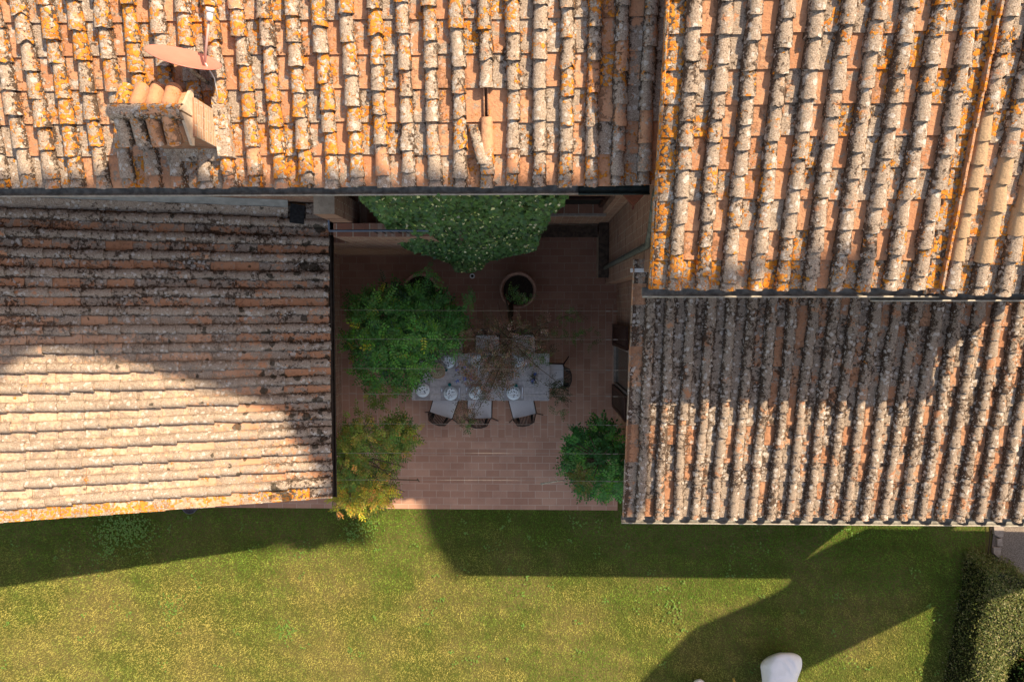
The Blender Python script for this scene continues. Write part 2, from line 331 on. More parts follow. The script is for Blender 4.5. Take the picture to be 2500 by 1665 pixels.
def gutter(name, parent, a, b, mat, r=.055, lipmat=None, outward=(0, -1, 0), ends=True, label=None):
    a = Vector(a); b = Vector(b); d = (b-a); L = d.length; d.normalize(); o = Vector(outward); up = Vector((0, 0, 1)); mb = MB(); n = max(2, int(L/1.2)); seg = 9
    th = .004
    for rr, flip in ((r, 0), (r-th, 1)):
        vs = []; fs = []
        for i in range(n+1):
            for k in range(seg):
                t = math.pi*k/(seg-1); vs.append(a+d*(L*i/n)+o*(-math.cos(t)*rr)+up*(-math.sin(t)*rr))
        for i in range(n):
            for k in range(seg-1):
                f = (i*seg+k, i*seg+k+1, (i+1)*seg+k+1, (i+1)*seg+k); fs.append(f[::-1] if flip else f)
        mb.add(vs, fs)
    for e in ((a, b) if ends else ()):
        mb.add([e+o*(-math.cos(math.pi*k/8)*r)+up*(-math.sin(math.pi*k/8)*r) for k in range(9)], [tuple(range(9))])
    for i in range(1, n): mb.box(-.004, .004, -.003, .003, -.003, .003, Matrix.Translation(a+d*(L*i/n)))
    g = mb.build(name, mat, parent, True)
    lp = MB(); lp.tube([a+o*r+d*(L*i/(n*2))+up*.002 for i in range(n*2+1)], .011, 8)
    lo = lp.build('gutter_lip', lipmat or mat, g, True); lo.location = (0, 0, 0)
    # seams
    return g

# ---------------- ground
mb = MB(); mb.add([(-60, -60, -.02), (60, -60, -.02), (60, 60, -.02), (-60, 60, -.02)], [(0, 1, 2, 3)]); tag(mb.build('ground', MT['lawn']), kind='structure')
PY = P(1200, 1243, 0)[1]
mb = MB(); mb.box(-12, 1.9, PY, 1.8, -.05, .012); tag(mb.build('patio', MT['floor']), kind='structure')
def rpx(pts, z): return [P3(a, b, z) for a, b in pts]
# gravel path beyond the lawn's right edge
gx = [(2428, 1277), (2420, 1345), (2440, 1410), (2478, 1500), (2490, 1600), (2480, 1700), (2900, 1800), (2900, 1277)]
mb = MB(); mb.add(rpx(gx, .004), [tuple(range(len(gx)))[::-1]]); tag(mb.build('gravel_path', MT['gravel']), kind='structure')

# ---------------- NORTH building
NZ, NS = 6.5, .25
NYe = P(1100, 455, NZ)[1]                                # tile ends
XE = P(1600, 400, NZ+.15)[0]                             # right end (under the verge of the higher roof)
north = empty('brick_house', (-4, 1.7, 0), 'long brick house under the orange-lichened tiled roof along the top left', 'house')
NW = 1.70
WX0, WX1, WZ0, WZ1 = P(1352, 500, 3)[0], P(1488, 500, 3)[0], 2.0, 3.9
LX0, LX1, LZ0, LZ1 = -2.85, -1.9, 3.35, 5.2             # loggia opening
mb = MB(); zt = NZ-.10
def wall_y(mb, y, x0, x1, z0, z1, holes, th=.35):
    xs = sorted({x0, x1, *[h[0] for h in holes], *[h[1] for h in holes]})
    for a, b in zip(xs, xs[1:]):
        cuts = sorted([(h[2], h[3]) for h in holes if h[0] <= a+1e-6 and h[1] >= b-1e-6]); z = z0
        for c0, c1 in cuts:
            if c0 > z: mb.box(a, b, y, y+th, z, c0)
            z = c1
        if z < z1: mb.box(a, b, y, y+th, z, z1)
wall_y(mb, NW, -12, 1.59, 0, zt, [(WX0, WX1, WZ0, WZ1), (LX0, LX1, LZ0, LZ1)])
mb.box(-12, 1.59, 6.5, 6.85, 0, zt); mb.box(-12.3, -12, NW, 6.85, 0, zt)
mb.build('wall', MT['bry'], north)
mb = MB(); mb.box(LX0-.3, LX1+.3, NW+.9, NW+1.0, 3, 5.6); mb.box(LX0-.3, LX1+.3, NW+.36, NW+.9, 3.2, 3.33); mb.box(LX0-.3, LX0-.02, NW+.36, NW+.9, 3.34, 5.5); mb.build('loggia_recess', MT['slate'], north)
wn = MB(); wn.box(WX0+.02, WX1-.02, NW+.16, NW+.2, WZ0, WZ1); wo = wn.build('window', MT['dark'], north)
wn = MB(); wn.box(WX0+.01, WX1-.01, NW+.10, NW+.155, WZ0+.9, WZ0+.98); wn.box(WX0+.01, WX1-.01, NW+.10, NW+.155, WZ1-.1, WZ1); wn.box(WX0+.01, WX0+.08, NW+.1, NW+.155, WZ0, WZ1); wn.box(WX1-.08, WX1-.01, NW+.1, NW+.155, WZ0, WZ1)
wn.build('window_frame', MT['shutter'], wo).location = (0, 0, 0)
wn = MB(); wn.box(WX0-.06, WX1+.06, NW-.05, NW-.002, WZ0-.09, WZ0-.003); wn.build('window_sill', MT['stone'], north)
# roof
p_n = (P(1315.0, 440, NZ)[0]-P(1252, 440, NZ)[0])*62.9/63
x0 = P(1252, 440, NZ+.06)[0]; cols = [x0+p_n*k for k in range(-33, 6)]
frN = frame((0, NYe, NZ), (1, 0, 0), (0, 1), NS)
vl = 5.35
c1187 = min(cols, key=lambda c: abs(c-P(1187, 400, NZ)[0]))
vg0 = (P(1187, 290, NZ+.4)[1]-NYe)*1.03; vg1 = (P(1187, 240, NZ+.4)[1]-NYe)*1.03
CHX1, CHY0 = P(537, 364, 6.68); CHX0 = P(402, 368, 6.68)[0]; CHY1 = CHY0+.40
def skN(k, c, v):
    y = NYe+v*.97
    if k == 'cop' and abs(c-c1187) < .05 and vg0-.33 < v < vg1-.04: return True
    if k == 'cop' and CHX0-.03 < c < CHX1+.03 and CHY0-.12 < y < CHY1-.02: return True
    return False
def pcN(c, v, rs):
    o = max(0, 1-v/.5)*.3+rs.random()*.55
    if abs(c-c1187) < .25 and vg0-.35 < v < vg1: return (.5, .07, .05)
    if rs.random() < .42: return (rs.random(), .12+.2*rs.random(), .3*rs.random())
    if c > .95: return (rs.random(), .5+.4*rs.random(), .1)
    return (rs.random(), .25+.75*rs.random(), o)
def ccN(c, v, rs):
    if rs.random() < .05: return (rs.random(), .25, .1)
    o = rs.random()*.75+(.18 if c < -1 else .0)
    if c > .9: o = rs.random()*.25
    return (rs.random(), .5+.5*rs.random(), o*.85)
mb = roof('roof', MT['north'], north, frN, cols, 0, vl, p_n, .352, [.3, .27, .33], pancol=pcN, copcol=ccN, skip=skN, seed=3, r=(.084, .067), wob=.008)
# the repair: one clean tile and one slipped askew
coppo(mb, frN, c1187+.005, vg0-.30, .38, .075, .064, .02, col=(.9, .0, 0)); coppo(mb, frN, c1187+.0, vg0-.46, .30, .084, .07, .05, col=(.3, .6, .6))
coppo(mb, frN, c1187-.03, vg0-.42, .42, .080, .062, .06, du=-.125, col=(.4, .65, .15)); mb.box(-.011, .011, 0, .3, 0, .03, Matrix.Translation(frN(c1187-.02, vg0-.05, .02)), (.9, 0, 0)); mb.box(-.011, .011, 0, .3, 0, .03, Matrix.Translation(frN(c1187+.025, vg0-.05, .02)), (.9, 0, 0))
deck(mb, frN, -12.3, XE+.5, .03, vl); rN = mb.build('roof', MT['north'], north, True)
mb = MB(); mb.hexa([Vector((-12.3, 6.4, 0)), Vector((1.59, 6.4, 0)), Vector((1.59, 6.5, 0)), Vector((-12.3, 6.5, 0))], [Vector((-12.3, 6.4, 7.7)), Vector((1.59, 6.4, 7.7)), Vector((1.59, 6.5, 7.7)), Vector((-12.3, 6.5, 7.7))])
mb.build('rear_wall', MT['bry'], north)
gy = P(1100, 464.5, NZ-.06)[1]; xs = P(1412, 464, NZ-.06)[0]
gutter('gutter', north, (-12.3, gy, NZ-.05), (xs, gy, NZ-.05), MT['gutter'], .052, MT['gutlip'])
gutter('gutter', north, (xs, gy, NZ-.055), (P(1586, 464, NZ-.06)[0], gy, NZ-.055), MT['gutgreen'], .054, MT['gutgreen'])
# rust red hopper under the gutter end
a, b, c = P3(1522, 473, 6.2), P3(1576, 473, 6.2), P3(1548, 503, 5.9)
mb = MB(); mb.hexa([a+Vector((0, 0, -.08)), c+Vector((0, 0, -.08)), b+Vector((0, 0, -.08))], [a, c, b]); mb.tube([c+Vector((0, .01, -.04)), c+Vector((-.01, -.03, -.07))], .014, 8); mb.build('gutter_hopper', MT['rust'], north)
# terrace in front of the loggia
tr = empty('terrace', (-3, 1.1, 0), 'brick terrace with a parapet in the shaded corner left of the ivy', 'terrace')
TX0, TX1 = -3.05, -1.5
mb = MB(); mb.box(TX0, TX1, 1.11, 1.32, 0, 3.72); mb.box(-3.98, TX0-.002, 1.112, 1.32, 0, 2.7); mb.box(TX0, TX1, 1.325, 1.69, 2.9, 3.25); mb.box(TX1-.2, TX1, 1.325, 1.69, 0, 2.895); mb.build('wall', MT['bry'], tr)
mb = MB(); mb.box(TX0, TX0+.3, 1.33, 1.69, 3.26, 4.7); mb.build('pier', MT['brx'], tr)
rl = MB(); rz = 4.12; rl.tube([(TX0+.05, 1.16, rz), (TX1, 1.16, rz)], .018, 8); rl.tube([(TX0+.05, 1.16, rz), (TX0+.05, 1.32, rz+.02)], .016, 8)
tag(rl.build('railing', plain('blue_grey_rail', (.12, .15, .2), .5, .4, .3, .2, 10), tr))
rl = MB()
for k in range(16): rl.tube([(TX0+.7+k*.12, 1.16, 3.7), (TX0+.7+k*.12, 1.16, rz)], .007, 6)
rl.build('railing_bars', MT['dark'], tr)
# bench ledges
lg = empty('stone_ledge', (1, 1.5, 0), 'low brick ledge round the shaded top right corner of the courtyard', 'ledge')
mb = MB(); mb.box(.1, 1.40, 1.47, 1.69, .013, .42); mb.box(1.42, 1.60, .62, 1.69, .013, .62); mb.build('base', MT['bry'], lg)
mb = MB(); mb.box(.05, 1.40, 1.43, 1.65, .425, .47); mb.box(1.40, 1.60, .60, 1.69, .625, .67); mb.build('coping', plain('dark_coping', (.10, .07, .052), .9, .1, 0, .5, 14), lg)

# ---------------- chimney
ch = empty('chimney', (-3.8, 2.05, 6.7), 'brick chimney with a little tiled gable cap on the top left roof', 'chimney')
CZ = 7.24
mb = MB(); mb.box(CHX0, CHX1-.012, CHY0, CHY1, 6.4, CZ); mb.build('stack', MT['ch_shade'], ch)
mb = MB(); mb.box(CHX1-.01, CHX1, CHY0+.002, CHY1-.002, 6.4, CZ-.002); mb.build('stack_side', MT['ch_lit'], ch)
mb = MB(); mb.add([(CHX1+.005, CHY0-.05, 6.6), (CHX1+.14, CHY0-.05, 6.63), (CHX1+.14, CHY1+.1, 6.75), (CHX1+.005, CHY1+.1, 6.8)], [(0, 1, 2, 3)])
mb.hexa([Vector((CHX1, CHY0-.09, 6.5)), Vector((CHX1+.15, CHY0-.09, 6.5)), Vector((CHX1+.15, CHY1+.12, 6.6)), Vector((CHX1, CHY1+.12, 6.6))], [Vector((CHX1, CHY0-.09, 6.74)), Vector((CHX1+.15, CHY0-.09, 6.70)), Vector((CHX1+.13, CHY1+.12, 6.82)), Vector((CHX1, CHY1+.12, 6.88))])
mb.hexa([Vector((CHX0, CHY0-.12, 6.5)), Vector((CHX1-.002, CHY0-.12, 6.5)), Vector((CHX1-.002, CHY0-.002, 6.5)), Vector((CHX0, CHY0-.002, 6.5))], [Vector((CHX0, CHY0-.12, 6.62)), Vector((CHX1-.002, CHY0-.12, 6.62)), Vector((CHX1-.002, CHY0-.002, 6.70)), Vector((CHX0, CHY0-.002, 6.70))])
mb.build('mortar_skirt', tile_mat('mortar_lichen', .4, -.1, .02, .05, 1.1), ch)
RY = (CHY0+CHY1)/2; RZ = CZ+.17; mb = MB()
for sgn in (-1, 1):
    fr = frame((0, RY+sgn*.27, CZ+.01), (1, 0, 0), (0, -sgn), .62)
    for k in range(4):
        u = CHX0-.06+k*.165
        if sgn > 0: cc = [(.9, .5, 1.), (.25, .05, 0), (.4, .05, 0), (.3, .07, .1)][k]
        else: cc = [(.3, .8, .1), (.6, .6, .1), (.6, .2, .1), (.9, .22, .1)][k]
        coppo(mb, fr, u, 0, .32, .078, .068, .01, col=cc)
    deck(mb, fr, CHX0-.13, CHX1-.06, .01, .30, .03, 0)
for k in range(2):
    def frr(a, b, c): return Vector((CHX0-.13+b, RY+a, RZ+c))
    coppo(mb, frr, 0, .33-.33*k, .40, .088, .08, .015 if k else .0, col=[(.8, .45, .3), (.35, .62, .1)][k])
mb.build('cap_tiles', MT['north'], ch, True)
mb = MB()
for y0, y1 in ((RY-.29, RY-.01), (RY+.01, RY+.29)):
    top = RZ+.055; a = (y0, CZ-.01) if y0 < RY-.1 else (y1, CZ-.01); b = (y1, top) if y0 < RY-.1 else (y0, top)
    X = CHX1-.06
    mb.hexa([Vector((X, a[0], a[1]-.02)), Vector((X+.03, a[0], a[1]-.02)), Vector((X+.03, b[0], b[1]-.28)), Vector((X, b[0], b[1]-.28))], [Vector((X, a[0], a[1]+.02)), Vector((X+.03, a[0], a[1]+.02)), Vector((X+.03, b[0], b[1])), Vector((X, b[0], b[1]))])
mb.build('gable_slab', MT['plaster'], ch)
# ---------------- satellite dish
dz = 7.28; dc = P3(449, 142, dz); nn = Vector((.33, .88, .44)).normalized()
di = empty('satellite_dish', (dc.x, dc.y, 6.9), 'salmon pink satellite dish on the roof behind the chimney', 'satellite dish')
Q = nn.to_track_quat('Z', 'Y').to_matrix(); mb = MB(); rr = .36
prof = [(.001, -.045), (.12, -.039), (.22, -.022), (.31, -.002), (rr-.006, .008), (rr, .012), (rr, .004), (rr-.02, -.004), (.22, -.034), (.12, -.05), (.001, -.056)]
mb.lathe(prof, dc, 40, None, Q.to_4x4()); mb.build('reflector', MT['dish'], di, True)
a0 = P3(500, 152, dz-.05); lnb = P3(511, 40, dz+.05); mb = MB(); mb.tube([a0, lnb], .014, 8); mb.build('arm', plain('arm_paint', (.46, .3, .27), .4, .4, 0, .1, 10), di, True)
mb = MB(); mb.tube([lnb-Vector((.0, .05, .0)), lnb+Vector((.012, .03, .01))], .032, 12); mb.tube([lnb+Vector((.012, .035, .01)), lnb+Vector((.02, .075, .02))], .042, 12); mb.build('receiver', MT['white'], di, True)
mb = MB(); pb = dc+Vector((.02, -.06, -.03)); zr = NZ+NS*(pb.y-NYe); mb.tube([pb, pb+Vector((0, -.03, -.1)), (pb.x, pb.y-.04, zr)], .02, 8); mb.build('mast', MT['mortar'], di, True)
mb = MB(); mb.tube([a0, a0+Vector((.03, -.12, -.15)), a0+Vector((.0, -.25, -.28)), a0+Vector((-.05, -.3, -.36))], .006, 5); mb.build('cable', MT['white'], di, True)

# ---------------- UPPER RIGHT building
UZ, US = 6.85, .30
UYe = P(1900, 704, UZ)[1]; UX0 = P(1586, 690, UZ)[0]; UX1 = 7.3; RIBX = P(2289, 690, UZ)[0]
ur = empty('brick_house', (4.3, 1, 0), 'taller brick house with the steep orange-edged tiled roof at upper right', 'house')
p_u = (P(2237, 655, UZ)[0]-P(1647, 655, UZ)[0])/9
cu0 = P(1647, 655, UZ+.06)[0]; cols = [cu0+p_u*k for k in range(10)]
vlU = 6.0; frU = frame((0, UYe, UZ), (1, 0, 0), (0, 1), US)
def pcU(c, v, rs):
    e = 1. if (c < cols[0] or (c > cols[-1] and c < RIBX)) else 0
    if e: return (.4+.6*rs.random(), .75+.25*rs.random(), .75+.25*rs.random())
    if rs.random() < .45: return (rs.random(), .12*rs.random()+.06, .1)
    return (rs.random(), .3+.7*rs.random(), .15+rs.random()*.5+max(0, .6-v)*.5)
def ccU(c, v, rs):
    o = rs.random()*.3+max(0, .7-v)*.5+(.3 if c < cols[0]+.5 and v < 2 else 0)*rs.random()
    return (rs.random(), .6+.4*rs.random(), o)
mb = roof('roof', None, None, frU, cols, 0, vlU, p_u, .318, [.27, .25, .3], pancol=pcU, copcol=ccU, seed=5, r=(.083, .067), wob=.008, panw=p_u-.035, cop_start=0)
# verge lip of the outer pans
v = 0; k = 0
while v < vlU:
    L = .318; rs = random.Random(k); xo = UX0+rs.uniform(-.006, .006)
    T0 = [frU(xo, v, -.06), frU(xo+.02, v, -.06), frU(xo+.02, v+L*1.05, -.08), frU(xo, v+L*1.05, -.08)]; T1 = [frU(xo, v, .05), frU(xo+.02, v, .05), frU(xo+.02, v+L*1.05, .028), frU(xo, v+L*1.05, .028)]
    mb.hexa(T0, T1, (.8, .5, 1.)); v += L; k += 1
deck(mb, frU, UX0+.03, RIBX+.02, .03, vlU); mb.build('roof', MT['ur'], ur, True)
# right, slightly lower section
UY2 = P(2400, 716, UZ-.04)[1]; frU2 = frame((0, UY2, UZ-.045), (1, 0, 0), (0, 1), US)
c20 = P(2318, 690, UZ)[0]; cols2 = [c20+.283*k for k in range(11)]
def cc2(c, v, rs):
    i = round((c-c20)/.283)
    if (i, True) in ((0, .22 < v < 1.62), (1, .20 < v < 1.22), (2, .42 < v < 1.22)): return (rs.random(), .0, -1)
    return (rs.random(), .6+.4*rs.random(), rs.random()*.35)
mb = roof('roof', None, None, frU2, cols2, 0, vlU, .283, .318, [.27, .25, .3], pancol=lambda c, v, rs: (rs.random(), .2+.8*rs.random(), .2+rs.random()*.5) if not (1.9 < v < 4) else (.9, .6, .8*rs.random()), copcol=cc2, seed=9, r=(.083, .067), wob=.005, panw=.25)
deck(mb, frU2, RIBX+.03, UX1, .03, vlU); mb.build('roof', MT['ur'], ur, True)
mb = MB(); rs = random.Random(4); v = 0
while v < vlU:
    T0 = [frU(RIBX-.004, v, -.05), frU(RIBX+.020, v, -.05), frU(RIBX+.020, v+.34, -.05), frU(RIBX-.004, v+.34, -.05)]; j = rs.uniform(0, .01)
    T1 = [frU(RIBX-.004, v, .085+j), frU(RIBX+.020, v, .085+j), frU(RIBX+.020, v+.34, .075), frU(RIBX-.004, v+.34, .075)]; mb.hexa(T0, T1, (.7, .25, .6)); v += .335
mb.build('divider_tiles', MT['ur'], ur)
# gable verge of the far (east) end and walls
UWX, UWY = 1.61, .50
mb = MB()
def gab(x0, x1):
    y0, y1 = UWY, 6.5; z = lambda y: UZ-.10+US*(y-UYe)
    mb.hexa([Vector((x0, y0, 0)), Vector((x1, y0, 0)), Vector((x1, y1, 0)), Vector((x0, y1, 0))], [Vector((x0, y0, z(y0))), Vector((x1, y0, z(y0))), Vector((x1, y1, z(y1))), Vector((x0, y1, z(y1)))])
gab(UWX, UWX+.35); mb.build('side_wall', MT['brx'], ur); mb = MB(); gab(6.9, 7.25); mb.build('end_wall', MT['brx'], ur)
mb = MB(); mb.box(UWX+.352, 6.9, UWY, UWY+.35, 0, UZ-.12); mb.build('wall', MT['bry'], ur); mb = MB(); mb.box(UWX+.352, 6.9, 6.2, 6.5, 0, 8.4); mb.build('rear_wall', MT['bry'], ur)
gy = P(1900, 713, UZ-.06)[1]; gutter('gutter', ur, (P(1568, 713, UZ-.06)[0], gy, UZ-.06), (P(2292, 713, UZ-.06)[0], gy, UZ-.06), MT['gutter'], .052, MT['gutlip'])
gy = P(2400, 724, UZ-.10)[1]; gutter('gutter', ur, (P(2128, 724, UZ-.10)[0], gy, UZ-.125), (UX1, gy, UZ-.125), MT['gutter'], .045, MT['gutlip'])
# downpipe from the north gutter
dp = MB(); b = P3(1469, 658, .02); top = Vector((b.x, b.y, 5.5)); dp.tube([b, Vector((b.x, b.y, 3)), top, Vector((b.x-.01, b.y+.1, 5.75)), Vector((b.x-.03, 1.35, 6.2)), Vector((b.x-.03, 1.42, 6.38))], .042, 10)
for z in (.5, 2, 3.6, 5.1): dp.lathe([(.05, -.02), (.05, .02)], (b.x, b.y, z), 12)
tag(dp.build('downpipe', MT['pipe'], None, True), 'mossy metal downpipe running down the brick wall at the courtyard\'s right', 'downpipe')

# ---------------- LOWER RIGHT building
LZ, LS = 3.9, .235
LYe = P(2000, 1261, LZ)[1]; LX0 = P(1519, 1250, LZ)[0]; LXE = 8.75; LW = 1.85
lr = empty('brick_house', (5, -1.3, 0), 'lower brick wing with the greyish mossy tiled roof at right', 'house')
p_l = (P(1480+1870/2.306, 1250, LZ)[0]-P(1480+190/2.306, 1250, LZ)[0])/16
cl0 = P(1480+190/2.306, 1250, LZ+.06)[0]; cols = [cl0+p_l*k for k in range(int((LXE-cl0)/p_l))]
frL = frame((0, LYe, LZ), (1, 0, 0), (0, 1), LS); vlL = (UWY-.02-LYe)*1.027
def pcL(c, v, rs):
    if v > 1.5 and c < cl0+5*p_l and c > cl0: return (rs.random(), .9, 0.)
    if rs.random() < .3: return (rs.random(), .12+.15*rs.random(), .15)
    return (rs.random(), .35+.65*rs.random(), .25*rs.random())
mb = roof('roof', None, None, frL, cols, 0, vlL, p_l, .305, [.27, .25, .3], pancol=pcL, copcol=lambda c, v, rs: (rs.random(), .55+.45*rs.random(), rs.random()*.45), seed=21, r=(.080, .066), wob=.010, panw=p_l-.035)
deck(mb, frL, LX0+.02, LXE, .03, vlL); mb.build('roof', MT['lr'], lr, True)
mb = MB(); zt = LZ-.12
mb.hexa([Vector((LW, -3.05, 0)), Vector((LW+.3, -3.05, 0)), Vector((LW+.3, .49, 0)), Vector((LW, .49, 0))], [Vector((LW, -3.05, zt)), Vector((LW+.3, -3.05, zt)), Vector((LW+.3, .49, zt+.8)), Vector((LW, .49, zt+.8))])
mb.build('side_wall', MT['brx'], lr)
mb = MB(); mb.box(LW+.302, 8.3, -3.05, -2.75, 0, zt); mb.build('wall', MT['bry'], lr); mb = MB(); mb.box(8.3, 8.6, -3.05, .49, 0, zt); mb.build('end_wall', MT['brx'], lr)
gy = P(2000, 1271, LZ-.06)[1]; gutter('gutter', lr, (P(1517, 1271, LZ-.06)[0], gy, LZ-.06), (LXE, gy, LZ-.06), MT['gutter'], .058, MT['gutlip'])
mb = MB(); a = P3(1540, 652, 4.78); b = P3(1590, 652, 4.78); mb.box(a.x, b.x+.2, a.y-.02, UWY-.003, 4.72, 4.80); mb.build('flashing', MT['white'], lr)
# open french window with two shutters in the courtyard wall
dY0, dY1 = P(1520, 852, 1)[1], P(1520, 945, 1)[1]
dw = MB(); dw.box(LW-.012, LW-.003, dY1, dY0, .1, 2.05); wd = dw.build('french_window', MT['winglass'], lr)
fm = MB(); fm.box(LW-.05, LW-.013, dY0, dY0+.05, .05, 2.1); fm.box(LW-.05, LW-.013, dY1-.05, dY1, .05, 2.1); fm.box(LW-.05, LW-.013, dY1, dY0, 2.06, 2.12); fm.box(LW-.06, LW-.013, dY1, dY0, .02, .09); fm.build('window_frame', MT['stone'], wd).location = (0, 0, 0)
for y0, y1, z0, z1 in ((P(1520, 848, 1)[1], P(1520, 793, 1)[1], .1, 2.08), (P(1520, 1008, 1)[1], P(1520, 950, 1)[1], .1, 2.08)):
    m = MB(); m.box(LW-.10, LW-.055, y0, y0+.06, z0, z1); m.box(LW-.10, LW-.055, y1-.06, y1, z0, z1); m.box(LW-.10, LW-.055, y0+.06, y1-.06, z1-.07, z1); m.box(LW-.10, LW-.055, y0+.06, y1-.06, z0, z0+.1)
    for k in range(22):
        zz = z0+.12+k*.083; m.hexa([Vector((LW-.095, y0+.06, zz)), Vector((LW-.06, y0+.06, zz+.04)), Vector((LW-.06, y1-.06, zz+.04)), Vector((LW-.095, y1-.06, zz))], [Vector((LW-.095, y0+.06, zz+.01)), Vector((LW-.06, y0+.06, zz+.05)), Vector((LW-.06, y1-.06, zz+.05)), Vector((LW-.095, y1-.06, zz+.01))])
    m.build('shutter', MT['shutter'], lr)

# ---------------- LEFT building
GZ, GS = 3.2, .32
GXe = P(806, 900, GZ)[0]; GY0 = P(800, 1212, GZ)[1]; GY1 = 1.62
lf = empty('brick_house', (-6.5, -.8, 0), 'low brick building on the left, its pale tiled roof sloping toward the courtyard', 'house')
p_g = .284
frG = frame((GXe, GY0, GZ), (0, 1, 0), (-1, 0), GS); ng = int((GY1-.05-GY0-.26)/p_g)
cols = [.26+p_g*k for k in range(ng+1)]; vlG = 7.5
def pcG(c, v, rs):
    o = .95 if c < cols[0] and v > .05 else (max(0, .62-c*.3)+max(0, v-2.5)*.1)*rs.random()
    return (.2+.5*rs.random(), .1+.6*rs.random(), o)
mb = roof('roof', None, None, frG, cols, 0, vlG, p_g, .36, [.36, .33, .3, .40], pancol=pcG, copcol=lambda c, v, rs: (rs.random(), .5+.5*rs.random(), .3*rs.random()), seed=31, r=(.082, .070), wob=.006, panw=p_g-.03, edge_rows=False)
v = 0; k = 0
while v < vlG:
    rs = random.Random(k+50); j = rs.uniform(-.008, .008); L = .36
    T0 = [frG(j-.01, v, -.06), frG(j+.012, v, -.06), frG(j+.012, v+L*1.08, -.08), frG(j-.01, v+L*1.08, -.08)]; T1 = [frG(j-.01, v, .052), frG(j+.012, v, .052), frG(j+.012, v+L*1.08, .026), frG(j-.01, v+L*1.08, .026)]
    mb.hexa(T0, T1, (.9, .6, .8)); v += L; k += 1
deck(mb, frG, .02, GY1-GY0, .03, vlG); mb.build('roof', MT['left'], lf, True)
# coping of mortar and flashing against the tall wall
mb = MB(); L0 = frG(GY1-GY0-.16, 1.0, 0); 
def strip(u0, u1, v0, v1, h0, h1, mat, name, n=24, jit=.01):
    m = MB(); rs = random.Random(name); vs = []; fs = []
    for i in range(n+1):
        v = v0+(v1-v0)*i/n; a = rs.uniform(-jit, jit)
        for (u, h) in ((u0+a, h0-.06), (u0+a, h0), ((u0+u1)/2, (h0+h1)/2+.015), (u1, h1)): vs.append(frG(u, v, h+rs.uniform(-jit, jit)*.5))
    for i in range(n):
        for k in range(3): fs.append((i*4+k, i*4+k+1, (i+1)*4+k+1, (i+1)*4+k))
    m.add(vs, fs, (.4, .9, .1)); return m.build(name, mat, lf, True)
UT = NW-GY0
strip(UT-.24, UT-.10, .62, vlG, .05, .13, MT['left'], 'mortar_fillet', 40, .012)
strip(UT-.10, UT-.004, .62, vlG, .12, .26, MT['lead'], 'flashing', 40, .004)
a = frG(UT-.32, .40, .09)
mb = MB(); T = Matrix.Rotation(.0, 4, 'Z'); vs = [frG(u, v, h) for h in (-.02, .13) for (u, v) in ((UT-.36, .38), (UT-.06, .36), (UT-.03, .58), (UT-.34, .60))]; mb.hexa(vs[:4], vs[4:]); mb.build('chimney_slab', MT['slate'], lf)
mb = MB(); vs = [frG(u, v, h) for h in (-.02, .10) for (u, v) in ((UT-.26, -.1), (UT-.02, -.1), (UT-.02, .35), (UT-.26, .35))]; mb.hexa(vs[:4], vs[4:], (.3, .9, 0)); mb.build('mossy_block', MT['lr'], lf)
gx = P(811, 900, GZ-.05)[0]; gutter('gutter', lf, (gx, GY0-.02, GZ-.05), (gx, 1.2, GZ-.05), MT['gutbrown'], .045, MT['gutbrown'], outward=(1, 0, 0))
GWX = -3.985
mb = MB(); z0 = GZ-.22; mb.box(GWX-.3, GWX, GY0+.25, GY1+.07, 0, z0); mb.build('side_wall', MT['brx'], lf)
mb = MB()
def gy2(y): 
    x0, x1 = GWX-.302, -11.5; z = lambda x: GZ-.12+GS*(GXe-x)
    mb.hexa([Vector((x1, y, 0)), Vector((x0, y, 0)), Vector((x0, y+.3, 0)), Vector((x1, y+.3, 0))], [Vector((x1, y, z(x1)-.05)), Vector((x0, y, z(x0)-.05)), Vector((x0, y+.3, z(x0)-.05)), Vector((x1, y+.3, z(x1)-.05))])
gy2(GY0+.25); mb.build('wall', MT['bry'], lf)
for y0, y1 in ((P(820, 937, 1.2)[1], P(820, 889, 1.2)[1]), (P(820, 805, 1.2)[1], P(820, 765, 1.2)[1])):
    m = MB(); m.box(GWX+.003, GWX+.05, y0, y1, .9, 2.1)
    for k in range(12): m.box(GWX+.052, GWX+.062, y0+.04, y1-.04, .96+k*.093, 1.0+k*.093)
    m.build('shutter', MT['shutter'], lf)
m = MB(); m.lathe([(.001, .05), (.05, .045), (.075, .02), (.08, 0), (.06, -.02)], (GWX+.07, P(829, 1000, 1.8)[1], 1.8), 16); m.box(GWX, GWX+.06, P(829, 1000, 1.8)[1]-.02, P(829, 1000, 1.8)[1]+.02, 1.79, 1.83)
tag(m.build('wall_lamp', MT['dark'], None, True), 'small dark round lamp on the left courtyard wall', 'lamp')
b = P3(462, 1236, .35); m = MB(); m.lathe([(.13, -.35), (.15, -.2), (.165, -.02), (.165, .0), (.15, .0), (.14, -.03), (.001, -.035)], b, 28); o = m.build('round_bin', MT['grayclay'], None, True); tag(o, 'round grey vessel half under the edge of the left roof', 'vessel')
m = MB(); m.tube([b+Vector((math.cos(t)*.07, math.sin(t)*.07, .005)) for t in np.linspace(0, 3.4, 9)], .008, 6); m.build('handle', MT['steel'], o, True)
